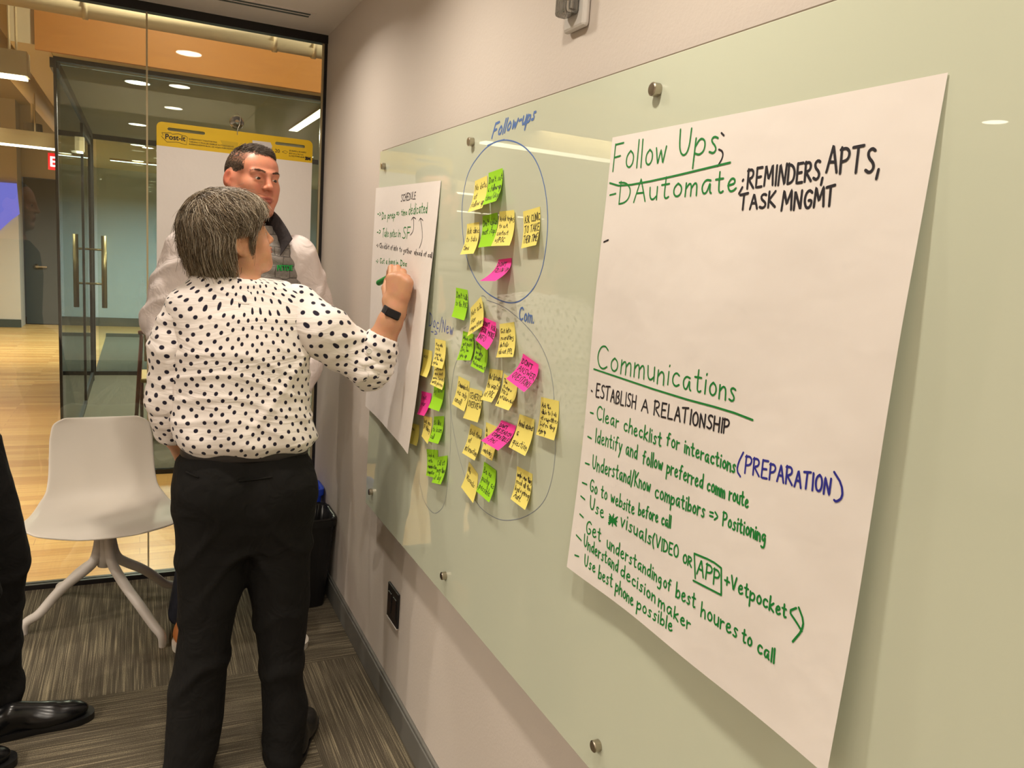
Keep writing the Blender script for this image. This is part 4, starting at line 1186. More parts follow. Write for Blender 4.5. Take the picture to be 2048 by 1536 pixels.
def nets(F, ax, smooth=2):
    I = F < 0
    nx, ny, nz = F.shape
    cnt = np.zeros((nx - 1, ny - 1, nz - 1), np.int8)
    for a in (0, 1):
        for b in (0, 1):
            for c in (0, 1):
                cnt += I[a:nx - 1 + a, b:ny - 1 + b, c:nz - 1 + c]
    act = (cnt > 0) & (cnt < 8)
    idx = np.argwhere(act)
    vid = np.full(act.shape, -1, np.int64); vid[act] = np.arange(len(idx))
    acc = np.zeros((len(idx), 3)); n = np.zeros(len(idx))
    cor = np.array([(a, b, c) for a in (0, 1) for b in (0, 1) for c in (0, 1)])
    co = np.stack([np.stack([ax[d][idx[:, d] + k[d]] for d in range(3)], 1) for k in cor], 1)
    val = np.stack([F[idx[:, 0] + k[0], idx[:, 1] + k[1], idx[:, 2] + k[2]] for k in cor], 1).astype(float)
    for i in range(8):
        for j in range(i + 1, 8):
            if np.abs(cor[i] - cor[j]).sum() == 1:
                m = (val[:, i] < 0) != (val[:, j] < 0)
                t = val[m, i] / (val[m, i] - val[m, j])
                acc[m] += co[m, i] + (co[m, j] - co[m, i]) * t[:, None]; n[m] += 1
    V = acc / n[:, None]
    Q = []
    for d in range(3):
        e = [slice(None)] * 3; e0 = list(e); e1 = list(e); e0[d] = slice(0, -1); e1[d] = slice(1, None)
        A, B = I[tuple(e0)], I[tuple(e1)]
        ch_ = np.argwhere(A != B)
        u, w_ = (d + 1) % 3, (d + 2) % 3
        ok = (ch_[:, u] > 0) & (ch_[:, w_] > 0) & (ch_[:, u] < F.shape[u] - 1) & (ch_[:, w_] < F.shape[w_] - 1)
        ch_ = ch_[ok]
        ins = A[tuple(ch_.T)]
        q = []
        for du, dw in ((-1, -1), (0, -1), (0, 0), (-1, 0)):
            k = ch_.copy(); k[:, u] += du; k[:, w_] += dw
            q.append(vid[tuple(k.T)])
        q = np.stack(q, 1)
        q[~ins] = q[~ins][:, ::-1]
        Q.append(q)
    Q = np.concatenate(Q)
    Q = Q[(Q >= 0).all(1)]
    E = np.concatenate([Q[:, [0, 1]], Q[:, [1, 2]], Q[:, [2, 3]], Q[:, [3, 0]]])
    for it in range(smooth):
        S = np.zeros_like(V); c = np.bincount(E[:, 0], minlength=len(V)) + np.bincount(E[:, 1], minlength=len(V))
        for d in range(3):
            S[:, d] = np.bincount(E[:, 0], V[E[:, 1], d], len(V)) + np.bincount(E[:, 1], V[E[:, 0], d], len(V))
        V = V * .45 + .55 * S / c[:, None]
    return V, Q


def keep_largest(V, Q):
    """one continuous surface: drop stray islands"""
    par = np.arange(len(V))
    E = np.concatenate([Q[:, [0, 1]], Q[:, [1, 2]], Q[:, [2, 3]]])
    while True:
        m = np.minimum(par[E[:, 0]], par[E[:, 1]])
        p2 = par.copy(); np.minimum.at(p2, E[:, 0], m); np.minimum.at(p2, E[:, 1], m)
        p2 = p2[p2]
        if (p2 == par).all(): break
        par = p2
    r = np.bincount(par).argmax(); keep = par == r
    new = np.cumsum(keep) - 1
    Q = Q[keep[Q].all(1)]
    return V[keep], new[Q]


def mesh_obj(name, V, Q, m, parent=None, attrs=None, inv=True):
    me = bpy.data.meshes.new(name)
    me.vertices.add(len(V)); me.vertices.foreach_set('co', np.ascontiguousarray(V, np.float32).ravel())
    me.loops.add(Q.size); me.polygons.add(len(Q))
    me.loops.foreach_set('vertex_index', np.ascontiguousarray(Q, np.int32).ravel())
    me.polygons.foreach_set('loop_start', np.arange(0, Q.size, Q.shape[1], dtype=np.int32))
    me.update(calc_edges=True); me.validate()
    me.polygons.foreach_set('use_smooth', np.ones(len(me.polygons), bool))
    for k, a in (attrs or {}).items():
        if a.shape[1] == 3:
            at = me.attributes.new(k, 'FLOAT_VECTOR', 'POINT'); at.data.foreach_set('vector', np.ascontiguousarray(a, np.float32).ravel())
        else:
            at = me.attributes.new(k, 'FLOAT_COLOR', 'POINT'); at.data.foreach_set('color', np.ascontiguousarray(a, np.float32).ravel())
    o = bpy.data.objects.new(name, me); COL.objects.link(o)
    if m is not None: me.materials.append(m)
    if parent is not None:
        o.parent = parent; o.matrix_parent_inverse = parent_inv(parent)
    return o


def skin_mat(name, c, deep):
    m, nt, b = new_mat(name)
    at = N(nt, 'ShaderNodeAttribute', attribute_name='tint')
    tc = N(nt, 'ShaderNodeTexCoord')
    nz = N(nt, 'ShaderNodeTexNoise'); nz.inputs['Scale'].default_value = 38; nz.inputs['Detail'].default_value = 4
    nt.links.new(tc.outputs['Object'], nz.inputs['Vector'])
    mx = N(nt, 'ShaderNodeMix', data_type='RGBA', blend_type='MULTIPLY'); mx.inputs[0].default_value = .28
    nt.links.new(at.outputs['Color'], mx.inputs[6]); nt.links.new(nz.outputs['Color'], mx.inputs[7])
    hs = N(nt, 'ShaderNodeMix', data_type='RGBA'); hs.inputs[0].default_value = .85
    nt.links.new(at.outputs['Color'], hs.inputs[6]); nt.links.new(mx.outputs[2], hs.inputs[7])
    nt.links.new(hs.outputs[2], b.inputs['Base Color'])
    b.inputs['Roughness'].default_value = .46
    b.inputs['Subsurface Weight'].default_value = .12; b.inputs['Subsurface Radius'].default_value = (.012, .004, .002); b.inputs['Subsurface Scale'].default_value = .5
    bp = N(nt, 'ShaderNodeBump'); bp.inputs['Strength'].default_value = .12; bp.inputs['Distance'].default_value = .003
    n2 = N(nt, 'ShaderNodeTexNoise'); n2.inputs['Scale'].default_value = 420
    nt.links.new(tc.outputs['Object'], n2.inputs['Vector']); nt.links.new(n2.outputs[0], bp.inputs['Height']); nt.links.new(bp.outputs[0], b.inputs['Normal'])
    return m


M['skin'] = skin_mat('skin', None, None)


def hair_mat(name, stops, rough=.42):
    m, nt, b = new_mat(name)
    g = N(nt, 'ShaderNodeNewGeometry'); cr = N(nt, 'ShaderNodeValToRGB'); cr.color_ramp.interpolation = 'LINEAR'
    el = cr.color_ramp.elements
    el[0].position, el[0].color = stops[0]; el[1].position, el[1].color = stops[-1]
    for p, c in stops[1:-1]:
        e = el.new(p); e.color = c
    nt.links.new(g.outputs['Random Per Island'], cr.inputs[0]); nt.links.new(cr.outputs[0], b.inputs['Base Color'])
    b.inputs['Roughness'].default_value = rough; b.inputs['Specular IOR Level'].default_value = .45
    return m


def strands(P, r0, r1):
    """P (n, k, 3) paths -> three sided tapering hair tubes"""
    n, k = P.shape[:2]
    T = np.gradient(P, axis=1); T /= np.linalg.norm(T, axis=2)[..., None] + 1e-12
    a = np.where(np.abs(T[..., 2:3]) < .9, [[[0, 0, 1.0]]], [[[1.0, 0, 0]]])
    u = np.cross(T, a); u /= np.linalg.norm(u, axis=2)[..., None] + 1e-12; v = np.cross(T, u)
    r = np.linspace(r0, r1, k)[None, :, None]
    V = np.stack([P + (u * math.cos(t) + v * math.sin(t)) * r for t in (0, 2.094, 4.189)], 2).reshape(-1, 3)
    base = (np.arange(n)[:, None, None] * k + np.arange(k - 1)[None, :, None]) * 3
    j = np.arange(3)[None, None, :]; j2 = (j + 1) % 3
    Q = np.stack([base + j, base + j2, base + 3 + j2, base + 3 + j], -1).reshape(-1, 4)
    return V, Q


def head(S, O, R, s=1.0, male=False):
    def T(p): return O + R @ (np.array(p, float) * s)
    def E(c, r, k, op='u', rz=0, rx=0):
        Q = R
        if rz or rx:
            cz, sz = math.cos(rz), math.sin(rz); cx, sx = math.cos(rx), math.sin(rx)
            Q = R @ np.array([[cz, -sz, 0], [sz, cz, 0], [0, 0, 1]]) @ np.array([[1, 0, 0], [0, cx, -sx], [0, sx, cx]])
        S.ell(T(c), np.array(r) * s, Q, k * s, op)
    def C(a, b, ra, rb, k, op='u'): S.cone(T(a), T(b), ra * s, rb * s, k * s, op)
    w_ = 1.0 if male else .94
    low, lp = (-.006, .82) if male else (.005, 1.0)
    E((0, -.016, .031), (.077, .093, .081), .02)
    E((0, .030, -.020), (.064 * w_, .062, .088), .035)
    E((0, .042, .046), (.062, .036, .046), .03)                              # forehead
    C((-.018 * w_, .069, -.094 + low), (.018 * w_, .069, -.094 + low), .021, .021, .02)       # chin
    for x in (-1, 1):
        C((x * .022, .062, -.094 + low), (x * .058 * w_, .006, -.062 + low * .5), .018, .021, .025)  # jaw line
        C((x * .058 * w_, .006, -.062), (x * .064 * w_, -.006, -.01), .021, .02, .03)
        E((x * .043, .060, -.020), (.023, .022, .021), .025)                    # cheek bone
        E((x * .036, .058, -.056), (.024, .026, .026), .03)                     # cheek
        C((x * .012, .088, .022), (x * .046, .076, .022), .0085, .0075, .014)       # brow
        E((x * .033, .100, .006), (.020, .017, .0125), .012, 's')                # eye socket
        E((x * .032, .0755, .005), (.0148, .0140, .0138), .006)                  # lids
        E((x * .0325, .0890, .0030), (.0150, .0066, .0032), .0022, 's')
        C((x * .020, .0885, -.0030), (x * .045, .080, -.0035), .0030, .0026, .006)  # lower lid
    C((0, .089, .020), (0, .105, -.020), .0085, .0105, .012)                     # nose
    E((0, .108, -.0245), (.0102, .0110, .0098), .008)
    for x in (-1, 1):
        E((x * .0122, .097, -.0275), (.0072, .0100, .0074), .007)
        E((x * .0065, .104, -.0345), (.0038, .0050, .0036), .003, 's')
    C((-.017, .0865, -.0550 + low), (.017, .0865, -.0550 + low), .0085, .0085, .012)
    ly = 0 if male else .005
    C((-.012, .0945 + ly, -.0525 + low), (.012, .0945 + ly, -.0525 + low), .0056 * lp, .0056 * lp, .005)           # upper lip
    C((-.011, .0925 + ly, -.0645 + low), (.011, .0925 + ly, -.0645 + low), .0062 * lp, .0062 * lp, .005)           # lower lip
    C((-.022, .0985 + ly, -.0585 + low), (.022, .0985 + ly, -.0585 + low), .0020, .0020, .0035, 's')
    E((0, .0955, -.0755 + low), (.020, .009, .0050), .009, 's')
    for x in (-1, 1):                                                          # ears
        E((x * .082, -.014, -.004), (.0085, .0185, .0320), .006, 'u', rz=x * .42, rx=-.22)
        E((x * .080, -.006, -.026), (.0080, .0110, .0120), .006)
        E((x * .0915, -.008, .000), (.0070, .0100, .0190), .005, 's', rz=x * .42, rx=-.22)
    return T


def tint(V, base, T=None, R=None, O=None, s=1.0, lips=None, extra=(), low=0.0):
    C = np.tile(np.array(base, float), (len(V), 1))
    if T is not None:
        L = ((V - O) @ R) / s
        near = np.linalg.norm(L, axis=1) < .18
        m = near & (L[:, 1] > .072) & (np.abs(L[:, 0]) < .0235) & (L[:, 2] > -.0695 + low) & (L[:, 2] < -.0480 + low - .12 * np.abs(L[:, 0]))
        C[m] = lips
        for (lo, hi), col, k in extra:
            m = near & (L > np.array(lo)).all(1) & (L < np.array(hi)).all(1)
            c0_, h0_ = (np.array(lo) + np.array(hi)) / 2, (np.array(hi) - np.array(lo)) / 2
            wt = k * np.clip(1.6 - 1.6 * np.linalg.norm((L[m] - c0_) / h0_, axis=1), 0, 1)[:, None]
            C[m] = C[m] * (1 - wt) + np.array(col) * wt
    return C


def eyes(T, R, O, s, parent, iris, look):
    """eyeballs set behind the lids"""
    me_w = mat('eye_white', rgb(226, 214, 204), .25); me_i = mat('eye_iris', iris, .2); me_p = M['black_plastic']
    for x in (-1, 1):
        c = T((x * .0325, .0772, .0036)); d = R @ np.array([look[0], 1.0, look[1]]); d /= np.linalg.norm(d)
        q = Vector((0, 0, 1)).rotation_difference(Vector(d)).to_matrix().to_4x4()
        Mx = Matrix.Translation(c) @ q
        r = .0122 * s
        pr = [(r * math.sin(a), r * math.cos(a)) for a in np.linspace(math.pi * .98, .52, 12)]
        e = MB().lathe(pr, 20, Mx).build('eyeball', me_w, parent, smooth=True)
        MB().lathe([(r * .60, r * .81), (r * .42, r * .925), (r * .22, r * .995), (.0002, r * 1.01)], 20, Mx).build('iris', me_i, e, smooth=True)
        MB().lathe([(r * .24, r * .995), (r * .12, r * 1.02), (.0002, r * 1.025)], 16, Mx).build('pupil', me_p, e, smooth=True)


def brows(T, R, parent, m, n=90, thick=.0012):
    P = []
    for x in (-1, 1):
        for i in range(n):
            t = RNG.random(); a = np.array([x * (.012 + .038 * t), .0985 - .021 * t * t - .004 * t, .0255 + .006 * math.sin(t * 2.6) + RNG.normal() * .0016])
            d = np.array([x * .010, -.003, .003 - .007 * t]) * (1 + RNG.normal() * .2)
            P.append([T(a + d * k + np.array([0, .0012 * k, 0])) for k in np.linspace(0, 1, 4)])
    V, Q = strands(np.array(P), thick, thick * .4)
    return mesh_obj('eyebrow', V, Q, m, parent)


def row_px(Y, rows):
    """photo silhouettes (v, u_left, u_right) at depth Y -> (z, cx, half width)"""
    out_ = []
    for v, ul, ur in rows:
        a, b = ony(ul, v, Y), ony(ur, v, Y)
        out_.append(((a[2] + b[2]) / 2, (a[0] + b[0]) / 2, (b[0] - a[0]) / 2))
    return out_


def shoe(S, heel, yaw, L=.27, wd=.048, h=.07, k=.02):
    f = np.array([math.sin(math.radians(yaw)), math.cos(math.radians(yaw)), 0]); h0 = np.array(heel, float)
    R = rotm(yaw)
    S.ell(h0 + f * (L * .18) + [0, 0, .045], (wd * .72, L * .20, .045), R, k)
    S.ell(h0 + f * (L * .62) + [0, 0, .036], (wd, L * .36, .034), R, k)
    S.cone(h0 + f * (L * .16) + [0, 0, .05], h0 + f * (L * .20) + [0, 0, h + .05], wd * .80, wd * .72, k)
    S.cone(h0 + f * (L * .26) + [0, 0, .07], h0 + f * (L * .60) + [0, 0, .045], wd * .74, wd * .66, k)
    S._add(lambda p: -(p[..., 2] - .012), h0 - .4, h0 + .4, .006, 's0') if False else None
    return f, R


def sole(name, heel, yaw, m, parent, L=.28, wd=.05, t=.018):
    f = np.array([math.sin(math.radians(yaw)), math.cos(math.radians(yaw))]); s_ = np.array([f[1], -f[0]])
    pr = [(-.005, .55), (.03, .78), (.09, .76), (.14, .74), (.19, .93), (.23, .95), (.262, .72), (.279, .35)]
    left = [(a / .28 * L, b * wd) for a, b in pr]
    out_ = left + [(a, -b) for a, b in left[::-1]]
    P = chaikin(np.array(out_ + out_[:1]), 2)[:-1]
    n = len(P); mb_ = MB()
    for z, k in ((0, .97), (t * .5, 1.0), (t, 1.0)):
        for a, b in P:
            q = np.array(heel[:2]) + f * a + s_ * b * k; mb_.v.append((q[0], q[1], z))
    mb_.f += [(i * n + j, i * n + (j + 1) % n, (i + 1) * n + (j + 1) % n, (i + 1) * n + j) for i in range(2) for j in range(n)]
    mb_.f += [tuple(range(n - 1, -1, -1)), tuple(range(2 * n, 3 * n))]
    return mb_.build(name, m, parent)


def cloth_mat(name, c, weave=900, rough=.9, bump=.15, sheen=.0, fold=(14, .25), spec=.2):
    m, nt, b = new_mat(name)
    b.inputs['Base Color'].default_value = c; b.inputs['Roughness'].default_value = rough; b.inputs['Sheen Weight'].default_value = sheen
    b.inputs['Specular IOR Level'].default_value = spec
    tc = N(nt, 'ShaderNodeTexCoord')
    n1 = N(nt, 'ShaderNodeTexNoise'); n1.inputs['Scale'].default_value = weave
    n2 = N(nt, 'ShaderNodeTexNoise'); n2.inputs['Scale'].default_value = fold[0]; n2.inputs['Detail'].default_value = 3; n2.inputs['Distortion'].default_value = .8
    for n_ in (n1, n2): nt.links.new(tc.outputs['Object'], n_.inputs['Vector'])
    b1 = N(nt, 'ShaderNodeBump'); b1.inputs['Strength'].default_value = fold[1]; b1.inputs['Distance'].default_value = .03
    b2 = N(nt, 'ShaderNodeBump'); b2.inputs['Strength'].default_value = bump; b2.inputs['Distance'].default_value = .002
    nt.links.new(n2.outputs[0], b1.inputs['Height']); nt.links.new(n1.outputs[0], b2.inputs['Height'])
    nt.links.new(b1.outputs[0], b2.inputs['Normal']); nt.links.new(b2.outputs[0], b.inputs['Normal'])
    return m


def dots_mat():
    m, nt, b = new_mat('polka_dot_cotton')
    at = N(nt, 'ShaderNodeAttribute', attribute_name='dots')
    tc = N(nt, 'ShaderNodeTexCoord')
    sx, sy, r = .036, .040, .0056
    ds = []
    for off in ((0, 0), (.5, .5)):
        mp = N(nt, 'ShaderNodeVectorMath', operation='MULTIPLY'); mp.inputs[1].default_value = (1 / sx, 1 / sy, 0)
        nt.links.new(at.outputs['Vector'], mp.inputs[0])
        ad = N(nt, 'ShaderNodeVectorMath', operation='ADD'); ad.inputs[1].default_value = (off[0], off[1], 0)
        nt.links.new(mp.outputs[0], ad.inputs[0])
        fl = N(nt, 'ShaderNodeVectorMath', operation='FLOOR'); nt.links.new(ad.outputs[0], fl.inputs[0])
        wn = N(nt, 'ShaderNodeTexWhiteNoise', noise_dimensions='2D'); nt.links.new(fl.outputs[0], wn.inputs['Vector'])
        jt = N(nt, 'ShaderNodeVectorMath', operation='MULTIPLY_ADD'); jt.inputs[1].default_value = (.22, .22, 0); jt.inputs[2].default_value = (-.61, -.61, 0)
        nt.links.new(wn.outputs['Color'], jt.inputs[0])
        fr_ = N(nt, 'ShaderNodeVectorMath', operation='FRACTION'); nt.links.new(ad.outputs[0], fr_.inputs[0])
        a3 = N(nt, 'ShaderNodeVectorMath', operation='ADD'); nt.links.new(fr_.outputs[0], a3.inputs[0]); nt.links.new(jt.outputs[0], a3.inputs[1])
        ms = N(nt, 'ShaderNodeVectorMath', operation='MULTIPLY'); ms.inputs[1].default_value = (sx, sy, 0); nt.links.new(a3.outputs[0], ms.inputs[0])
        ln = N(nt, 'ShaderNodeVectorMath', operation='LENGTH'); nt.links.new(ms.outputs[0], ln.inputs[0])
        ds.append(ln.outputs['Value'])
    mn = N(nt, 'ShaderNodeMath', operation='MINIMUM'); nt.links.new(ds[0], mn.inputs[0]); nt.links.new(ds[1], mn.inputs[1])
    lt = N(nt, 'ShaderNodeMapRange'); lt.inputs['From Min'].default_value = r - .0006; lt.inputs['From Max'].default_value = r + .0006
    nt.links.new(mn.outputs[0], lt.inputs['Value'])
    mx = N(nt, 'ShaderNodeMix', data_type='RGBA'); mx.inputs[6].default_value = rgb(38, 34, 50); mx.inputs[7].default_value = rgb(246, 238, 234)
    nt.links.new(lt.outputs[0], mx.inputs[0]); nt.links.new(mx.outputs[2], b.inputs['Base Color'])
    b.inputs['Roughness'].default_value = .9; b.inputs['Specular IOR Level'].default_value = .15; b.inputs['Sheen Weight'].default_value = .15
    # crumples: fine mostly horizontal creases
    mp = N(nt, 'ShaderNodeMapping'); mp.inputs['Scale'].default_value = (4, 4, 15); mp.inputs['Rotation'].default_value = (0, .18, 0)
    nt.links.new(tc.outputs['Object'], mp.inputs[0])
    nz = N(nt, 'ShaderNodeTexNoise'); nz.inputs['Scale'].default_value = 1.0; nz.inputs['Detail'].default_value = 3; nz.inputs['Distortion'].default_value = 1.2
    nt.links.new(mp.outputs[0], nz.inputs['Vector'])
    rg = N(nt, 'ShaderNodeMath', operation='ABSOLUTE'); sb = N(nt, 'ShaderNodeMath', operation='SUBTRACT'); sb.inputs[1].default_value = .5
    nt.links.new(nz.outputs[0], sb.inputs[0]); nt.links.new(sb.outputs[0], rg.inputs[0])
    pw_ = N(nt, 'ShaderNodeMapRange'); pw_.inputs['From Min'].default_value = 0; pw_.inputs['From Max'].default_value = .12; pw_.inputs['To Min'].default_value = 1; pw_.inputs['To Max'].default_value = 0
    nt.links.new(rg.outputs[0], pw_.inputs['Value'])
    b1 = N(nt, 'ShaderNodeBump'); b1.inputs['Strength'].default_value = .22; b1.inputs['Distance'].default_value = .008
    nt.links.new(pw_.outputs[0], b1.inputs['Height'])
    n3 = N(nt, 'ShaderNodeTexNoise'); n3.inputs['Scale'].default_value = 1100; nt.links.new(tc.outputs['Object'], n3.inputs['Vector'])
    b2 = N(nt, 'ShaderNodeBump'); b2.inputs['Strength'].default_value = .1; b2.inputs['Distance'].default_value = .002
    nt.links.new(n3.outputs[0], b2.inputs['Height']); nt.links.new(b1.outputs[0], b2.inputs['Normal']); nt.links.new(b2.outputs[0], b.inputs['Normal'])
    return m


def arm_uv(V, pts, off=0.0):
    """along-arm coordinates for a sleeve, blended across the joints: around (metres), along (metres)"""
    P = np.array(pts, float); L = 0.0; W = 0; A_ = 0; U_ = 0; first = None
    for a, b in zip(P[:-1], P[1:]):
        d = b - a; l_ = np.linalg.norm(d); d /= l_
        tr_ = (V - a) @ d; r_ = np.linalg.norm(V - a - np.clip(tr_, 0, l_)[:, None] * d, axis=1)
        q = V - a - tr_[:, None] * d
        ref = np.cross(d, [0.35, .9, 0.25]); ref /= np.linalg.norm(ref); r2 = np.cross(d, ref)
        ang = np.arctan2(q @ r2, q @ ref)
        if first is None: first = ang
        ang = ang - 2 * np.pi * np.round((ang - first) / (2 * np.pi))
        w_ = (.05 / (r_ + 1e-3)) ** 14
        W = W + w_; U_ = U_ + w_ * ang; A_ = A_ + w_ * (L + tr_); L += l_
    return np.stack([U_ / W * .058 + off, A_ / W, 0 * W], 1)


exec_people = True

# ------------------------------------------------------------------ the woman writing on the sheet
YW_ = 2.30
SK_W = rgb(214, 158, 122)
HO = ony(469, 479, YW_ + .01); HR = rotm(78, 16, 5); HS = .905
body = Field()
wT = head(body, HO, HR, HS)
qz, qx = .70, -.22
EARR = HR @ np.array([[math.cos(qz), -math.sin(qz), 0], [math.sin(qz), math.cos(qz), 0], [0, 0, 1]]) @ np.array([[1, 0, 0], [0, math.cos(qx), -math.sin(qx)], [0, math.sin(qx), math.cos(qx)]])
body.ell(wT((.088, -.020, .002)), np.array((.0075, .0200, .0310)) * HS, EARR, .004)
body.ell(wT((.083, -.008, -.028)), np.array((.0075, .0100, .0115)) * HS, EARR, .005)
body.ell(wT((.0975, -.014, .003)), np.array((.0085, .0110, .0200)) * HS, EARR, .004, 's')
neck0 = HO + HR @ np.array([0, -.025, -.055]); chest = np.array([.262, YW_ - .01, 1.385])
body.cone(neck0, chest + [0, 0, .03], .052, .060, .03)
body.loft([(z, .272, YW_, rx, ry) for z, rx, ry in ((.80, .155, .10), (.9, .165, .105), (1.0, .155, .10), (1.12, .155, .10), (1.25, .175, .105), (1.34, .170, .09), (1.40, .11, .065))], k=.03)
# right arm: shoulder -> elbow -> wrist, pressed up against the sheet
SHR = np.array([.415, YW_ - .015, 1.365]); ELB = onx(742, 728, .615); WRI = onx(790, 622, .672)
FORE = ELB + (WRI - ELB) * .35
body.chain([SHR, ELB], [.055, .045], .03)
body.chain([ELB, FORE, ELB + (WRI - ELB) * .8, WRI], [.043, .043, .032, .0285], .025)
# hand (pixel, depth) joints: knuckles, bent middle joints, tips curling back round the pen
def hp_(u, v, X): return onx(u, v, X)
MCP = [hp_(783, 557, .664), hp_(795, 556, .678), hp_(807, 559, .690), hp_(816, 566, .699)]
PIP = [hp_(783, 536, .676), hp_(795, 537, .690), hp_(806, 544, .700), hp_(815, 556, .707)]
DIP = [p + np.array([.004, .030, -.012]) for p in PIP]
TIP = [p + np.array([.001, .020, -.024]) for p in DIP]
palm_n = np.cross(MCP[0] - WRI, MCP[3] - WRI); palm_n /= np.linalg.norm(palm_n)
for i, m_ in enumerate(MCP):
    w0 = WRI + (MCP[i] - MCP[1]) * .42
    body.cone(w0, m_, .0165, .0135, .016)
    body.cone(w0 + (m_ - w0) * .55, m_, .015, .0128, .012)
for i in range(4):
    r_ = (.0105, .0108, .0102, .0090)[i]
    body.cone(MCP[i], PIP[i], r_ + .0016, r_, .006)
    body.cone(PIP[i], DIP[i], r_, r_ * .88, .004)
    body.cone(DIP[i], TIP[i], r_ * .88, r_ * .76, .004)
TH0 = WRI + (MCP[0] - WRI) * .30 + np.array([-.010, .012, 0]); TH1 = hp_(775, 577, .668) + np.array([.002, .022, 0]); TH2 = TH1 + np.array([.012, .026, .020]); TH3 = TH2 + np.array([.012, .010, .016])
body.cone(WRI, TH0, .020, .019, .016).cone(TH0, TH1, .0185, .0135, .012).cone(TH1, TH2, .0130, .0115, .005).cone(TH2, TH3, .0112, .0090, .004)
# left arm hangs, forearm turned in front of the hip
SHL = np.array([.108, YW_ + .01, 1.345]); ELL = np.array([.082, YW_ + .02, 1.08]); WLL = np.array([.135, YW_ + .165, .875])
body.chain([SHL, ELL], [.052, .044], .03).chain([ELL, ELL + (WLL - ELL) * .4, WLL], [.042, .040, .028], .025)
hd = np.array([.045, .04, -.08]); hd /= np.linalg.norm(hd); hs = np.cross(hd, [0, 1.0, 0]); hs /= np.linalg.norm(hs)
for i in range(4):
    o_ = hs * (.027 - .018 * i); k0 = WLL + hd * .085 + o_; ln_ = (.044, .05, .046, .036)[i]
    body.cone(WLL + o_ * .5, k0, .015, .012, .014)
    a1 = k0 + hd * ln_ + np.array([0, .008, 0]); a2 = a1 + hd * ln_ * .55 + np.array([0, .016, 0])
    body.cone(k0, a1, .0095, .0085, .005).cone(a1, a2, .0085, .007, .004)
t1 = WLL + hd * .05 + hs * .042 + np.array([0, .012, 0]); body.cone(WLL + hs * .012, t1, .017, .012, .012).cone(t1, t1 + hd * .045 + np.array([0, .008, 0]), .0115, .008, .005)
# legs inside the trousers
LEGS = [((.185, YW_, .84), (.165, YW_ + .005, .46), (.16, YW_ - .04, .10)), ((.37, YW_, .84), (.385, YW_ + .005, .46), (.40, YW_ - .05, .10))]
for a, b_, c_ in LEGS: body.chain([a, b_, c_], [.082, .058, .040], .03)
fine = [((HO - .16, HO + .16), .0024), ((np.minimum(WRI, MCP[0]) - [.03, .04, .02], PIP[3] + [.02, .07, .04]), .0022)]
V, Q = keep_largest(*body.mesh(.008, fine, 2))
lipw = rgb(176, 96, 84)
C_ = tint(V, SK_W, wT, HR, HO, HS, lipw, low=.005, extra=[(((-.06, .03, -.06), (.06, .12, .0)), rgb(214, 140, 112), .35), (((-.02, .09, -.045), (.02, .13, 0)), rgb(220, 128, 104), .4)])
knu = np.min([np.linalg.norm(V - p, axis=1) for p in PIP + TIP], 0) < .012
C_[knu] = C_[knu] * .6 + np.array(rgb(214, 130, 104)) * .4
wom = mesh_obj('person', V, Q, M['skin'], None, {'tint': C_})
tag(wom, 'woman with grey hair and polka dot blouse seen from behind, writing on the sheet', 'person')
eyes(wT, HR, HO, HS, wom, rgb(90, 80, 60), (0, 0))

# blouse
rows = row_px(YW_, [(566, 412, 562), (575, 395, 578), (588, 370, 600), (605, 352, 616), (628, 345, 624), (660, 343, 622), (700, 342, 618), (740, 342, 616), (790, 342, 616), (830, 342, 620), (858, 342, 628), (872, 346, 632), (884, 354, 626), (892, 366, 612)])
D = np.interp([r_[0] for r_ in rows], [.97, 1.0, 1.05, 1.15, 1.25, 1.36, 1.42], [.118, .150, .146, .132, .132, .105, .062])
bl = Field()
bl.loft([(z, cx, YW_ - .004, hw, d_) for (z, cx, hw), d_ in zip(rows, D)], pw=2.35, k=.02)
bl.cone((.40, YW_ - .01, 1.375), (.19, YW_, 1.41), .06, .062, .05)
bl.cone((.13, YW_ + .005, 1.36), (.21, YW_, 1.41), .058, .06, .05)
def fold_b(p):
    x, y, z = p[:, 0], p[:, 1], p[:, 2]
    lowm = np.clip((1.22 - z) / .15, 0, 1)
    a = np.sin(x * 46 + z * 17 + 1.6 * np.sin(z * 13)) * .0048 * lowm
    b_ = -.0035 * np.maximum(0, np.sin(z * 105 + 2.2 * np.sin(x * 16 + 1) + x * 14)) ** 3 * np.clip((z - 1.0) / .05, 0, 1) * np.clip((1.33 - z) / .1, 0, 1)
    c_ = -.006 * np.exp(-((x - .43 + (1.26 - z) * .75) / .016) ** 2) * np.clip((1.28 - z) / .05, 0, 1) * np.clip((z - 1.02) / .06, 0, 1)
    d_ = -.006 * np.exp(-(((x - .455) * .8 + (z - 1.03) * .55) / .014) ** 2) * (x > .36) * lowm
    return a + b_ + c_ + d_
bl.warp(fold_b)
V, Q = keep_largest(*bl.mesh(.0045, (), 2))
ang = np.arctan2(V[:, 0] - .275, -(V[:, 1] - YW_))
uv = np.stack([ang * .150 + (V[:, 0] - .275) * .22, V[:, 2] + .012 * np.sin(V[:, 0] * 14) + .7 * (V[:, 1] - YW_ + .06) * np.clip((V[:, 2] - 1.37) / .04, 0, 1), 0 * ang], 1)
M['dots'] = dots_mat()
blo = tag(mesh_obj('blouse', V, Q, M['dots'], wom, {'dots': uv}), 'white blouse with black polka dots')
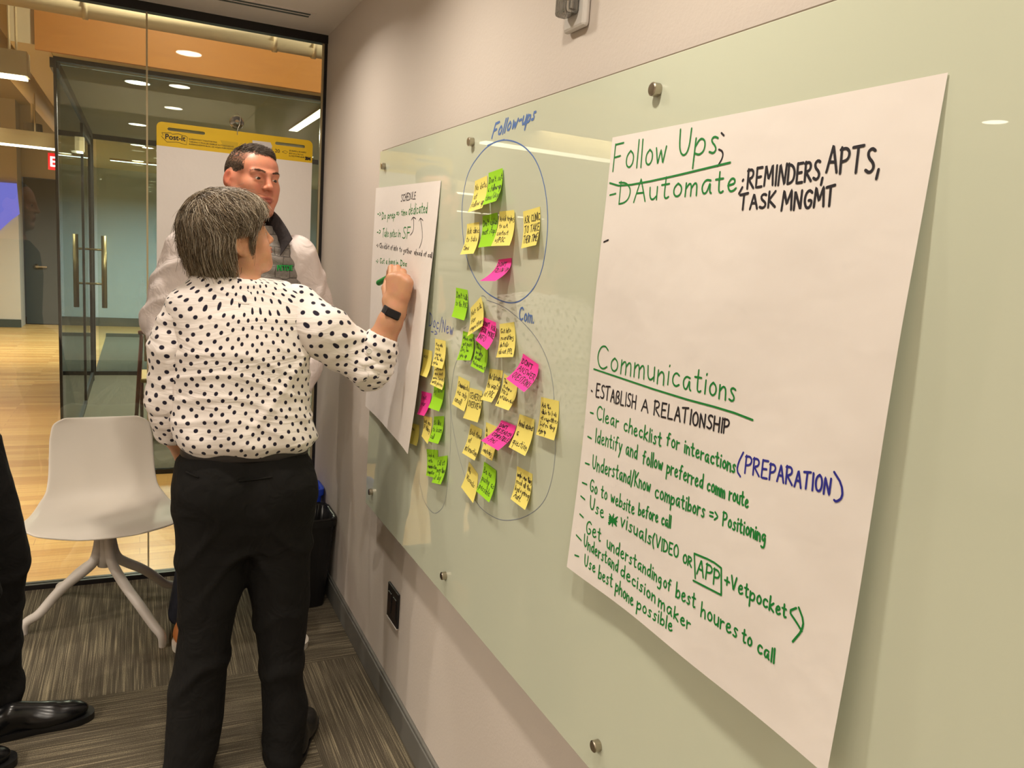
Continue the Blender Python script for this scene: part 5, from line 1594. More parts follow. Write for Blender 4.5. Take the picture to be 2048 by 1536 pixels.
# right sleeve, rolled at the elbow
sl = Field(); E0 = onx(690, 668, .545); E0[0] = .548
SL = [np.array([.405, YW_ - .01, 1.372]), np.array([.475, YW_ - .06, 1.318]), SHR + (ELB - SHR) * .72 + np.array([0, 0, -.006]), ELB + np.array([.000, 0, -.012])]
sl.chain(SL, [.073, .072, .064, .054], .03)
sl.cone(ELB + [-.02, -.01, -.015], ELB + [.0, 0, -.030], .050, .044, .03)
def fold_s(p):
    t = np.zeros(len(p)); d = (SL[-1] - SL[0]); L_ = np.linalg.norm(d); d = d / L_
    s_ = (p - SL[0]) @ d
    q = p - SL[0] - s_[:, None] * d; a = np.arctan2(q[:, 2], q[:, 1])
    return -.0060 * np.maximum(0, np.sin(s_ * 62 + 2.0 * np.sin(a * 2 + .7) + a * 1.5)) ** 2 * np.clip((s_ - .05) / .1, 0, 1) + .003 * np.sin(s_ * 28 + a * 3)
sl.warp(fold_s)
# open end at the forearm
fd = (WRI - ELB); fd /= np.linalg.norm(fd)
V, Q = keep_largest(*sl.mesh(.0045, (), 2))
tag(mesh_obj('sleeve', V, Q, M['dots'], blo, {'dots': arm_uv(V, SL, .01)}), 'right sleeve rolled to the elbow')
cf = Field(); c0 = ELB + fd * .006; c1 = ELB + fd * .050
cf.cone(c0 + [0, 0, -.008], c1, .067, .058, .02)
cf.cone(c1 - fd * .012, c1 + fd * .003, .060, .057, .01)
cf.cone(c1 - fd * .016, c1 + fd * .09, .0445, .044, .004, 's')
cf.warp(lambda p: -.003 * np.sin(np.arctan2((p - ELB) @ np.cross(fd, [0, 0, 1.0]), (p - ELB)[:, 2]) * 5) - .002 * np.sin(((p - ELB) @ fd) * 220))
V, Q = keep_largest(*cf.mesh(.0035, (), 2))
cu = tag(mesh_obj('cuff', V, Q, M['dots'], blo, {'dots': arm_uv(V, [c0 - fd * .1, c1 + fd * .1], .03)}), 'rolled cuff at the right elbow')
bp_ = onx(738, 702, .58)
ray_ = bp_ - CAMP; ray_ /= np.linalg.norm(ray_)
q = bp_ - ray_ * .2
for _ in range(60):
    d_ = cf.eval(q[None])[0]
    if d_ < .0005: break
    q = q + ray_ * max(d_, .0008)
tab = Matrix.Translation(q) @ Vector((0, 0, 1)).rotation_difference(Vector(-ray_)).to_matrix().to_4x4()
MB().lathe([(.0085, -.002), (.0085, .003), (.0065, .004), (.0055, .003), (.0005, .003)], 20, tab).build('button', M['white_plastic'], blo, smooth=False)
# left sleeve with turned cuff
l2 = Field(); SLL = [np.array([.122, YW_ + .005, 1.355]), np.array([.088, YW_ + .01, 1.25]), np.array([.077, YW_ + .012, 1.12]), np.array([.082, YW_ + .03, 1.055])]
l2.chain(SLL, [.066, .064, .056, .052], .03)
l2.warp(lambda p: -.004 * np.maximum(0, np.sin(p[:, 2] * 75 + 2 * np.sin(p[:, 0] * 30))) ** 2 + .002 * np.sin(p[:, 0] * 90 + p[:, 2] * 20))
V, Q = keep_largest(*l2.mesh(.0045, (), 2))
tag(mesh_obj('sleeve', V, Q, M['dots'], blo, {'dots': arm_uv(V, SLL, .02)}), 'left sleeve')
c2 = Field(); d2_ = WLL - ELL; d2_ /= np.linalg.norm(d2_)
e0 = np.array([.080, YW_ + .024, 1.068]); e1 = np.array([.086, YW_ + .045, 1.022])
c2.cone(e0, e1, .055, .053, .01).cone(e0, e0 + (e0 - e1) * .1, .057, .057, .008).cone(e1 - (e1 - e0) * .2, e1 + (e1 - e0) * 3, .044, .044, .004, 's')
V, Q = keep_largest(*c2.mesh(.0035, (), 2))
tag(mesh_obj('cuff', V, Q, M['dots'], blo, {'dots': arm_uv(V, [e0 + (e0 - e1), e1 - (e0 - e1)], .01)}), 'turned cuff of the left sleeve')
# stand collar
ca_ = chest + [-.004, -.004, .006]; cb_ = ca_ + (neck0 - ca_) * .52
th_ = np.linspace(.35, 2 * math.pi - .35, 64); rows_ = [(0, .080), (.35, .0745), (.7, .0715), (1.0, .0725), (1.03, .0705), (.9, .0685), (.5, .068)]
Gk = np.array([[ca_ + (cb_ - ca_) * t + r_ * np.array([math.sin(a_), math.cos(a_) * .98, -.10 * math.cos(a_) * (t > .3)]) for a_ in th_] for t, r_ in rows_])
m_, n_ = Gk.shape[:2]
Qk = np.array([[i * n_ + j, i * n_ + j + 1, (i + 1) * n_ + j + 1, (i + 1) * n_ + j] for i in range(m_ - 1) for j in range(n_ - 1)])
uvk = np.stack([np.tile(th_ * .075, m_), np.repeat([r_[0] * .045 + .014 for r_ in rows_], n_), np.zeros(m_ * n_)], 1)
mesh_obj('collar', Gk.reshape(-1, 3), Qk, M['dots'], blo, {'dots': uvk})

# trousers
tr = Field()
hip = row_px(YW_, [(880, 367, 606), (900, 362, 612), (930, 355, 616), (965, 352, 622), (1005, 356, 617), (1040, 372, 606), (1075, 400, 580)])
hd_ = [.108, .113, .126, .136, .138, .128, .10]
tr.loft([(z, cx, YW_ - .004, hw, d_) for (z, cx, hw), d_ in zip(hip, hd_)], pw=2.3, k=.02)
def leg(rws, yy, dd, yaw=0):
    r_ = row_px(YW_, rws)
    tr.loft([(z, cx, y_, hw, d_) for (z, cx, hw), y_, d_ in zip(r_, yy, dd)], pw=2.2, k=.045)
leg([(930, 362, 484), (975, 350, 489), (1020, 349, 489), (1100, 351, 489), (1170, 354, 481), (1250, 357, 464), (1310, 348, 454), (1390, 334, 448), (1450, 330, 441), (1500, 327, 428), (1545, 325, 416), (1562, 324, 412)],
    np.r_[YW_, YW_, np.linspace(YW_, YW_ - .045, 10)], [.10, .122, .120, .112, .104, .095, .09, .094, .10, .104, .106, .106])
leg([(930, 490, 610), (975, 490, 623), (1020, 492, 624), (1100, 492, 618), (1170, 498, 616), (1250, 509, 610), (1310, 517, 600), (1350, 520, 601), (1395, 522, 611), (1450, 523, 602), (1500, 522, 594), (1545, 522, 588), (1562, 522, 586)],
    np.r_[YW_, YW_, np.linspace(YW_, YW_ - .055, 11)], [.10, .122, .120, .112, .104, .095, .09, .09, .094, .10, .104, .106, .106])
tr.ell((.19, YW_ - .075, .87), (.085, .07, .08), None, .05).ell((.37, YW_ - .075, .87), (.085, .07, .08), None, .05)
def fold_t(p):
    x, y, z = p[:, 0], p[:, 1], p[:, 2]
    k_ = np.clip((.95 - z) / .1, 0, 1)
    f1 = -.008 * np.maximum(0, np.sin(z * 40 + (x - .28) * 30 * np.sign(x - .28) + 1.5 * np.sin(x * 20))) ** 3 * np.exp(-((z - .68) / .12) ** 2)
    f2 = -.009 * np.maximum(0, np.sin(z * 34 - x * 22 + np.sin(x * 31))) ** 3 * np.exp(-((z - .36) / .14) ** 2)
    f3 = .003 * np.exp(-((x - .275) / .012) ** 2) * np.clip((z - .68) / .05, 0, 1) * (y < YW_)
    f4 = -.0035 * np.maximum(0, np.sin(z * 52 + x * 16)) ** 2 * np.clip((.14 - z) / .08, 0, 1)
    return (f1 + f2 + f4) * k_ + f3
tr.warp(fold_t)
V, Q = keep_largest(*tr.mesh(.006, (), 2))
M['trouser'] = cloth_mat('black_trouser_cloth', rgb(24, 23, 22), fold=(11, .45))
tro = tag(mesh_obj('trousers', V, Q, M['trouser'], wom), 'black flared trousers')
def on_field(S, u, v, d0, lift=.001):
    r_ = ray(u, v); r_ = r_ / np.linalg.norm(r_); q = CAMP + r_ * d0
    for _ in range(120):
        d_ = S.eval(q[None])[0]
        if d_ < lift: break
        q = q + r_ * max(d_ * .7, .0006)
    return q, -r_
for pts in ([(478, 962), (510, 959), (545, 954)], [(372, 944), (385, 950), (398, 955)]):
    mbp = MB(); up_ = [on_field(tr, u, v, 1.95) for u, v in resample(np.array(pts, float), 6)]
    mbp.tube([a + n_ * .001 for a, n_ in up_], .0028, 8).build('pocket_welt', M['trouser'], tro, smooth=True)
# belt band and loops
zb = [onz for onz in ()]
bt = Field(); h2 = row_px(YW_, [(886, 366, 609), (898, 363, 612)])
bz = np.mean([h2[0][0], h2[1][0]])
n = 72; ringv = []
for z, k in ((bz - .016, 1.0), (bz - .014, 1.03), (bz + .016, 1.03), (bz + .018, .99)):
    for j in range(n):
        a = 2 * math.pi * j / n; ca, sa = math.cos(a), math.sin(a); e = 2 / 2.3
        ringv.append((h2[0][1] + (h2[0][2] + .003) * k * math.copysign(abs(ca) ** e, ca), YW_ - .004 + .116 * k * math.copysign(abs(sa) ** e, sa), z))
mbb = MB(); mbb.add(ringv, [(k * n + j, k * n + (j + 1) % n, (k + 1) * n + (j + 1) % n, (k + 1) * n + j) for k in range(3) for j in range(n)])
tag(mbb.build('belt', mat('belt_grey', rgb(52, 48, 47), .6), wom, smooth=True), 'dark grey belt')
# shoes
for heel, yaw in (((.155, YW_ - .075, 0), -12), ((.415, YW_ - .105, 0), 22)):
    sf = Field(); shoe(sf, heel, yaw, .25, .043, .05)
    V, Q = keep_largest(*sf.mesh(.006, (), 2)); V[:, 2] = np.maximum(V[:, 2], .008)
    so_ = mesh_obj('shoe', V, Q, mat('black_shoe_leather', rgb(22, 21, 22), .35), wom)
    sole('shoe_sole', heel, yaw, M['black_plastic'], so_, .255, .044)
# wristband
wd_ = (WRI - ELB); wd_ /= np.linalg.norm(wd_); wc = onx(789, 620, .668)
wc = ELB + wd_ * ((wc - ELB) @ wd_) ; wc = WRI - wd_ * .006
q = Vector((0, 0, 1)).rotation_difference(Vector(wd_)).to_matrix().to_4x4()
wb = MB(); wb.lathe([(.0335, -.012), (.0355, -.011), (.0355, .011), (.0335, .012)], 32, Matrix.Translation(wc) @ q)
wbo = tag(wb.build('wristband', mat('black_band', rgb(30, 32, 38), .5), wom, smooth=False), 'black fitness band on the right wrist')
vn = CAMP - wc; vn = vn - wd_ * (vn @ wd_); vn /= np.linalg.norm(vn); sd_ = np.cross(wd_, vn)
mm = Matrix(((sd_[0], wd_[0], vn[0], wc[0]), (sd_[1], wd_[1], vn[1], wc[1]), (sd_[2], wd_[2], vn[2], wc[2]), (0, 0, 0, 1)))
MB().box((-.024, -.0125, .031), (.020, .0125, .040), mm).build('band_display', mat('band_glass', rgb(18, 20, 26), .15), wbo, bevel=.004)

# marker pen, gripped
tip = onx(803, 541, XB - .016); b0 = None
for X in np.linspace(.70, .50, 80):
    b0 = onx(757, 566, X)
    if np.linalg.norm(b0 - tip) > .125: break
ax_ = (b0 - tip) / np.linalg.norm(b0 - tip); Lm = np.linalg.norm(b0 - tip)
q = Matrix.Translation(tip) @ Vector((0, 0, 1)).rotation_difference(Vector(ax_)).to_matrix().to_4x4()
pen = empty('marker_pen', tuple(tip)); tag(pen, 'green marker pen gripped in the fist of the woman', 'marker')
MB().lathe([(.0068, .026), (.0092, .030), (.0095, .05), (.0095, Lm - .004), (.0085, Lm), (.0002, Lm)], 24, q).build('barrel', mat('pen_green', rgb(18, 140, 52), .4), pen, smooth=False)
MB().lathe([(.0006, 0), (.0022, .002), (.0026, .010), (.005, .014), (.0066, .027)], 18, q).build('nib', M['green_ink'], pen)
tag(MB().lathe([(.0074, Lm), (.0074, Lm + .0015), (.0002, Lm + .0016)], 20, q).build('end_plug', mat('pen_grey', rgb(206, 208, 204), .6), pen), 'grey end plug')

# hair: a dark under-cap plus many individual strands following the shape of the cut
hc = Field()
def hT(p): return HO + HR @ (np.array(p, float) * HS)
hc.ell(hT((0, -.026, .045)), np.array((.100, .121, .104)) * HS, HR, .03)
hc.ell(hT((0, -.070, -.022)), np.array((.092, .076, .084)) * HS, HR, .03)
hc.ell(hT((0, -.076, -.080)), np.array((.066, .050, .052)) * HS, HR, .03)
for x in (-1, 1):
    hc.ell(hT((x * .064, -.036, -.030)), np.array((.026, .046, .060)) * HS, HR, .02)
hc.ell(hT((0, .050, .072)), np.array((.072, .050, .042)) * HS, HR, .03)
cap = Field(); cap.it = list(hc.it)
for x in (-1, 1):
    cap.ell(hT((x * .088, .038, -.030)), np.array((.045, .054, .062)) * HS, HR, .01, 's')
cap.ell(hT((.078, .004, -.078)), np.array((.040, .042, .048)) * HS, HR, .008, 's')
cap.ell(hT((.095, -.008, -.006)), np.array((.034, .036, .046)) * HS, HR, .008, 's')
cap.ell(hT((0, .125, -.025)), np.array((.085, .070, .085)) * HS, HR, .01, 's')
Fh = cap.mesh(.004, (), 2)
V, Q = keep_largest(*Fh)
# shrink the cap a little so that the strands make the outline, and clear it off the face
L_ = ((V - HO) @ HR) / HS
V = HO + ((L_ * np.array([.965, .97, .97])) * HS) @ HR.T
hair_dark = mat('hair_undercolour', rgb(92, 79, 62), .6)
hco = mesh_obj('hair', V, Q, hair_dark, wom)
def grad(S, P, e=.002):
    g = np.stack([S.eval(P + np.eye(3)[d] * e) - S.eval(P - np.eye(3)[d] * e) for d in range(3)], -1)
    return g / (np.linalg.norm(g, axis=-1)[..., None] + 1e-9)
ns = 19000
# roots spread over the crown, sides and back, in head coordinates
U = RNG.normal(size=(ns, 3)); U[:, 2] = np.abs(U[:, 2]) * 1.1 - .35; U /= np.linalg.norm(U, axis=1)[:, None]
U = U[~((U[:, 1] > .55) & (U[:, 2] < .42))]
U = U[~((np.abs(U[:, 0]) > .5) & (U[:, 1] > .25) & (U[:, 2] < .1))]
P0 = hT((0, -.03, .03)) + (U * np.array([.105, .13, .115]) * HS) @ HR.T
lay = RNG.random(len(P0)) ** 1.5 * .010
for _ in range(6):
    d_ = hc.eval(P0) - lay; P0 = P0 - grad(hc, P0) * d_[:, None]
K = 12; path = [P0]; p = P0.copy()
ln_ = RNG.uniform(.07, .135, len(P0)); step = ln_ / (K - 1)
Lr = ((P0 - HO) @ HR) / HS
crown = np.stack([.010 + RNG.normal(size=len(P0)) * .010, np.clip(Lr[:, 1], -.06, .045) * .85 - .012 + RNG.normal(size=len(P0)) * .008, np.full(len(P0), .135)], 1)
ph = RNG.uniform(0, 6.28, len(P0)); wv_ = RNG.normal(size=len(P0))
dn_w = np.array([0, 0, -1.0])
clump = np.sin(Lr[:, 0] * 120 + Lr[:, 1] * 70) + np.sin(Lr[:, 1] * 150 - Lr[:, 2] * 60 + 1)
for k in range(1, K):
    L = ((p - HO) @ HR) / HS
    rad = L - crown; rad[:, 2] *= .6
    rad /= np.linalg.norm(rad, axis=1)[:, None] + 1e-9
    fl_ = rad * 1.0
    # the fringe sweeps sideways and back over the temple, the sides lean back towards the nape
    side_ = np.sign(L[:, 0] + .02)
    fr = np.clip((L[:, 1] - .0) / .06, 0, 1) * np.clip((L[:, 2] + .0) / .05, 0, 1)
    fl_ = fl_ + fr[:, None] * np.stack([side_ * .8, -.15 + 0 * side_, -.5 + 0 * side_], 1)
    fl_[:, 2] -= np.clip((.06 - L[:, 2]) / .08, 0, 1) * 1.1
    bk = np.clip((.055 - np.abs(L[:, 2] - .01)) / .05, 0, 1) * np.clip((np.abs(L[:, 0]) - .05) / .02, 0, 1)
    fl_[:, 1] -= bk * .55
    d = fl_ @ HR.T
    d += HR[:, 0][None] * (.32 * np.sin(ph + k * .55) * .5 + clump * .06)[:, None] + HR[:, 1][None] * (.22 * np.cos(ph * 1.7 + k * .5) * .5 + wv_ * .10)[:, None]
    g = grad(hc, p)
    d -= g * (d * g).sum(1)[:, None]
    d /= np.linalg.norm(d, axis=1)[:, None] + 1e-9
    p = p + d * step[:, None]
    tt_ = k / (K - 1)
    tgt = lay + .002 * np.sin(ph + tt_ * 5) + (.011 * np.maximum(0, wv_ - .5) * tt_ ** 2)
    p = p - g * ((hc.eval(p) - tgt) * .8)[:, None]
    path.append(p.copy())
P = np.stack(path, 1)
Lp = ((P - HO) @ HR) / HS
bad = ((Lp[..., 1] > .058) & (Lp[..., 2] < .045)).any(1) | ((Lp[..., 1] > .012) & (Lp[..., 2] < -.02) & (np.abs(Lp[..., 0]) < .2)).any(1)
bad |= ((np.abs(Lp[..., 0]) > .06) & (np.abs(Lp[..., 1] + .008) < .026) & (Lp[..., 0] > 0) & (Lp[..., 2] > -.042) & (Lp[..., 2] < .014)).any(1)
P = P[~bad]
V, Q = strands(P, .00068, .0003)
M['grey_hair'] = hair_mat('grey_brown_hair', [(0.0, rgb(64, 52, 40)), (.30, rgb(98, 82, 62)), (.62, rgb(140, 122, 98)), (.86, rgb(182, 168, 146)), (1.0, rgb(214, 204, 186))])
tag(mesh_obj('hair_strands', V, Q, M['grey_hair'], hco), 'grey and brown strands')
# a loose lock in front of the ear and a few flyaways
P = []
for i in range(80):
    t = RNG.random(); x = .074 + RNG.normal() * .004
    a = np.array([x, .022 + .022 * t + RNG.normal() * .003, .040 - .01 * t])
    tl_ = .085 + .03 * RNG.random()
    P.append([hT(a + np.array([.004 * math.sin(k * 3) + .004 * (1 - k), -.034 * t * k - .010 * k * k + .010 * math.sin(k * 4 + t * 6) * .6, -tl_ * k])) for k in np.linspace(0, 1, 10)])
V, Q = strands(np.array(P), .0005, .00025)
tag(mesh_obj('hair_strands', V, Q, M['grey_hair'], hco), 'loose lock in front of the ear')
brows(wT, HR, wom, hair_dark, 40, .0007)

# ------------------------------------------------------------------ the man in the quilted vest
YM = 3.12
SK_M = rgb(222, 146, 116)
MO = ony(504, 360, YM - .02); MR = rotm(154, -2, -2); MS = 1.06
mb_ = Field(); mT = head(mb_, MO, MR, MS, True)
mc = np.array([.375, YM + .02, 1.60])
mb_.cone(MO + MR @ np.array([0, -.03, -.06]), mc + [0, 0, -.04], .062, .072, .03)
mb_.loft([(z, .35, YM, rx, ry) for z, rx, ry in ((.92, .17, .115), (1.1, .165, .11), (1.3, .185, .12), (1.45, .19, .115), (1.54, .15, .085), (1.58, .09, .07))], k=.03)
ML_ = [np.array([.165, YM - .0, 1.50]), np.array([.075, YM + .03, 1.245]), np.array([.165, YM - .13, 1.03])]
MR_ = [np.array([.545, YM - .03, 1.50]), np.array([.645, YM + .0, 1.24]), np.array([.55, YM - .15, 1.03])]
for A in (ML_, MR_):
    mb_.chain(A[:2], [.058, .046], .03).chain(A[1:], [.045, .030], .03)
    dr_ = np.array([.0, -.01, -.08]); c_ = A[2]
    for i in range(4):
        o_ = np.array([.012 * (i - 1.5) * 1.5, .004 * i, 0]); k0 = c_ + dr_ + o_
        mb_.cone(c_ + o_ * .5, k0, .016, .0125, .014).cone(k0, k0 + [0, .006, -.045], .010, .009, .005).cone(k0 + [0, .006, -.045], k0 + [0, .02, -.07], .009, .0075, .004)
    s_ = 1 if A is ML_ else -1
    mb_.cone(c_ + [0, -.005, -.02], c_ + [s_ * .035, -.012, -.06], .016, .012, .012).cone(c_ + [s_ * .035, -.012, -.06], c_ + [s_ * .04, -.012, -.10], .0115, .009, .004)
LEGM = [[(.265, YM, .88), (.235, YM + .02, .48), (.170, YM + .105, .06)], [(.455, YM, .88), (.50, YM + .01, .48), (.522, YM + .025, .06)]]
for A in LEGM:
    mb_.chain([A[0], A[1], np.array(A[2]) + [0, 0, .04]], [.085, .060, .042], .03)
V, Q = keep_largest(*mb_.mesh(.009, [((MO - .165, MO + .165), .0018)], 2))
C_ = tint(V, SK_M, mT, MR, MO, MS, rgb(190, 106, 90), low=-.006, extra=[(((-.07, .02, -.06), (.07, .12, -.005)), rgb(212, 116, 92), .40), (((-.02, .09, -.045), (.02, .13, -.005)), rgb(214, 112, 90), .35),
                                                      (((-.11, -.06, -.05), (-.0775, .04, .05)), rgb(218, 96, 76), .45), (((.0775, -.06, -.05), (.11, .04, .05)), rgb(218, 96, 76), .45),
                                                      (((-.06, .02, -.13), (.06, .12, -.066)), rgb(176, 122, 98), .35)])
Ls = ((V - MO) @ MR) / MS
hl_s = .080 + .26 * Ls[:, 0] + .012 * np.clip(1 - (Ls[:, 0] / .055) ** 2, -1, 1) - .03 * np.clip((np.abs(Ls[:, 0]) - .048) / .02, 0, 1)
sc_ = (np.linalg.norm(Ls, axis=1) < .17) & (Ls[:, 2] > -.06) & ~((Ls[:, 1] > .058 - .25 * np.clip(.09 - Ls[:, 2], 0, .2)) & (Ls[:, 2] < hl_s)) & ~((Ls[:, 1] > .044) & (Ls[:, 2] < .055)) & ~((Ls[:, 2] < -.012 - .35 * np.clip(-Ls[:, 1], 0, .06)) | ((Ls[:, 1] > .012) & (Ls[:, 2] < .018)) | ((np.abs(Ls[:, 0]) > .06) & (Ls[:, 1] > -.04) & (Ls[:, 2] < .022)))
C_[sc_] = C_[sc_] * .35 + np.array(rgb(92, 70, 54)) * .65
man = mesh_obj('person', V, Q, M['skin'], None, {'tint': C_})
tag(man, 'man in a grey quilted vest and white shirt standing before the easel pad', 'person')
eyes(mT, MR, MO, MS, man, rgb(60, 44, 32), (-.15, -.22))
M['brown_hair'] = hair_mat('dark_brown_hair', [(0.0, rgb(42, 32, 26)), (.5, rgb(66, 52, 42)), (.85, rgb(96, 80, 66)), (1.0, rgb(150, 136, 118))], .35)
brows(mT, MR, man, mat('brow_brown', rgb(104, 74, 56), .6), 150, .0006)
# short hair: clipped sides, longer combed top
hm = Field()
hm.ell(mT((0, -.020, .034)), np.array((.0795, .0945, .0850)) * MS, MR, .02)
hm.ell(mT((0, -.030, -.01)), np.array((.0785, .084, .075)) * MS, MR, .02)
U = RNG.normal(size=(42000, 3)); U /= np.linalg.norm(U, axis=1)[:, None]
P0 = mT((0, -.02, .03)) + (U * np.array([.085, .105, .095]) * MS) @ MR.T
for _ in range(5):
    P0 = P0 - grad(hm, P0) * (hm.eval(P0) + .004)[:, None]
L = ((P0 - MO) @ MR) / MS
hl = .080 + .26 * L[:, 0] + .012 * np.clip(1 - (L[:, 0] / .055) ** 2, -1, 1) - .03 * np.clip((np.abs(L[:, 0]) - .048) / .02, 0, 1)   # hairline height falls at the temples
front = (L[:, 1] > .060 - .25 * np.clip(.09 - L[:, 2], 0, .2)) & (L[:, 2] < hl)
side = (L[:, 1] > .046) & (L[:, 2] < .055)
low = (L[:, 2] < -.012 - .35 * np.clip(.0 - L[:, 1], 0, .06)) | ((L[:, 1] > .012) & (L[:, 2] < .016 + .5 * (L[:, 1] - .012))) | ((np.abs(L[:, 0]) > .06) & (L[:, 1] > -.04) & (L[:, 2] < .02))
keep = ~(front | side | low) & (L[:, 2] > -.07)
P0, L = P0[keep], L[keep]
sel_ = mb_
for _ in range(4):
    P0 = P0 - grad(sel_, P0) * (sel_.eval(P0) + .0005)[:, None]
g = grad(sel_, P0)
topness = np.clip((L[:, 2] - .062) / .03, 0, 1)
lenh = .006 + .017 * topness * (1 + .25 * RNG.normal(size=len(L)) * .5)
comb = (np.array([-.80, .30, .12]) @ MR.T)[None] * np.ones((len(L), 1))          # combed over to his left, lifted
comb = comb + RNG.normal(size=comb.shape) * .16 + np.sin(L[:, 1:2] * 300 + L[:, 0:1] * 60) * .22
dn = (np.array([0, -.35, -1.0]) @ MR.T)[None]
P = [P0]; p = P0.copy(); Kh = 6
for k in range(1, Kh):
    t = k / (Kh - 1)
    d = g * (.55 - .5 * t) + comb * topness[:, None] * (.7 + .6 * t) + dn * (1 - topness)[:, None] * .75
    d /= np.linalg.norm(d, axis=1)[:, None]
    p = p + d * (lenh / (Kh - 1))[:, None]; P.append(p.copy())
V, Q = strands(np.stack(P, 1), .0008, .0004)
tag(mesh_obj('hair', V, Q, M['brown_hair'], man), 'short dark brown hair combed over')

# shirt torso and sleeves
M['shirt'] = cloth_mat('white_shirt_cloth', rgb(238, 226, 222), fold=(16, .35))
for A, nm in ((ML_, 'right'), (MR_, 'left')):
    f_ = Field(); f_.chain([A[0] + [0, 0, .012], A[0] * .4 + A[1] * .6, A[1]], [.080, .074, .066], .03).chain([A[1], A[1] * .3 + A[2] * .7, A[2]], [.066, .052, .044], .03)
    ax0 = A[1] - A[0]; ax0 = ax0 / np.linalg.norm(ax0)
    def fs(p, A=A, ax0=ax0):
        s_ = (p - A[0]) @ ax0; q = p - A[0] - s_[:, None] * ax0; a = np.arctan2(q[:, 0], -q[:, 1])
        return -.0075 * np.maximum(0, np.sin(s_ * 44 + 2.2 * np.sin(a + .4) + a * 1.3)) ** 2 * np.clip(s_ / .08 + .5, 0, 1) + .003 * np.sin(a * 6 + s_ * 20)
    f_.warp(fs)
    V, Q = keep_largest(*f_.mesh(.006, (), 2))
    if nm == 'right':
        sho = tag(mesh_obj('shirt', V, Q, M['shirt'], man), 'white shirt, sleeve of his right arm')
    else:
        mesh_obj('sleeve', V, Q, M['shirt'], sho)
# vest
vrows = row_px(YM - .02, [(452, 440, 552), (470, 410, 585), (490, 385, 603), (515, 375, 612), (545, 372, 614), (590, 372, 610), (650, 374, 606), (750, 374, 606), (850, 376, 604)])
vd = [.075, .098, .118, .128, .134, .136, .136, .136, .134]
vf = Field(); vf.loft([(z, cx, YM, hw, d_) for (z, cx, hw), d_ in zip(vrows, vd)], yaw=0, pw=2.3, k=.02)
def quilt(p):
    x, z = p[:, 0], p[:, 2]
    return -.0065 * np.abs(np.sin((z + .012 * np.sin(x * 14)) * math.pi / .040)) ** .6
vf.warp(quilt)
V, Q = keep_largest(*vf.mesh(.005, (), 1))
mv, nt, b_ = new_mat('grey_quilted_nylon')
b_.inputs['Base Color'].default_value = rgb(138, 132, 126); b_.inputs['Roughness'].default_value = .42
tc = N(nt, 'ShaderNodeTexCoord'); mp = N(nt, 'ShaderNodeMapping'); mp.inputs['Rotation'].default_value = (math.pi / 2, 0, 0)
nt.links.new(tc.outputs['Object'], mp.inputs[0])
br = N(nt, 'ShaderNodeTexBrick'); br.inputs['Scale'].default_value = 1; br.inputs['Brick Width'].default_value = .056; br.inputs['Row Height'].default_value = .040; br.inputs['Mortar Size'].default_value = .0014; br.inputs['Mortar Smooth'].default_value = 1
br.inputs['Color1'].default_value = (1, 1, 1, 1); br.inputs['Color2'].default_value = (1, 1, 1, 1); br.inputs['Mortar'].default_value = (0, 0, 0, 1)
nz = N(nt, 'ShaderNodeTexNoise'); nz.inputs['Scale'].default_value = 55; nz.inputs['Detail'].default_value = 3; nz.inputs['Distortion'].default_value = 1
nd = N(nt, 'ShaderNodeTexNoise'); nd.inputs['Scale'].default_value = 9; nt.links.new(tc.outputs['Object'], nd.inputs['Vector'])
va = N(nt, 'ShaderNodeVectorMath', operation='MULTIPLY_ADD'); va.inputs[1].default_value = (.05, .05, .05); nt.links.new(nd.outputs['Color'], va.inputs[0]); nt.links.new(mp.outputs[0], va.inputs[2])
nt.links.new(va.outputs[0], br.inputs['Vector']); nt.links.new(tc.outputs['Object'], nz.inputs['Vector'])
b1 = N(nt, 'ShaderNodeBump'); b1.inputs['Strength'].default_value = .8; b1.inputs['Distance'].default_value = .008
b2 = N(nt, 'ShaderNodeBump'); b2.inputs['Strength'].default_value = .5; b2.inputs['Distance'].default_value = .008
nt.links.new(br.outputs[0], b1.inputs['Height']); nt.links.new(nz.outputs[0], b2.inputs['Height']); nt.links.new(b1.outputs[0], b2.inputs['Normal']); nt.links.new(b2.outputs[0], b_.inputs['Normal'])
mxs = N(nt, 'ShaderNodeMix', data_type='RGBA'); mxs.inputs[6].default_value = rgb(120, 114, 108); mxs.inputs[7].default_value = rgb(138, 132, 126)
nt.links.new(br.outputs[0], mxs.inputs[0]); nt.links.new(mxs.outputs[2], b_.inputs['Base Color'])
ves = tag(mesh_obj('vest', V, Q, mv, man), 'grey quilted vest')
# dark stand collar standing open
M['vest_dark'] = cloth_mat('dark_grey_lining', rgb(62, 57, 58), fold=(30, .3))
cn = ony(512, 446, YM - .03)
def cpt(u, v, dy): return ony(u, v, YM + dy)
rim_t = [cpt(585, 478, -.115), cpt(572, 452, -.10), cpt(552, 425, -.07), cpt(530, 412, -.02), cpt(490, 412, .06), cpt(455, 420, .06), cpt(430, 440, .0), cpt(425, 470, -.08), cpt(440, 500, -.13)]
rim_b = [cpt(560, 512, -.130), cpt(562, 492, -.118), cpt(556, 476, -.09), cpt(540, 466, -.03), cpt(490, 462, .07), cpt(450, 465, .07), cpt(420, 478, .0), cpt(425, 505, -.09), cpt(450, 530, -.14)]
A1, B1 = chaikin(np.array(rim_t), 2), chaikin(np.array(rim_b), 2)
Gc = np.stack([B1 + (A1 - B1) * t for t in np.linspace(0, 1, 7)])
MB().grid(Gc).build('collar', M['vest_dark'], ves, smooth=True, solid=.006)
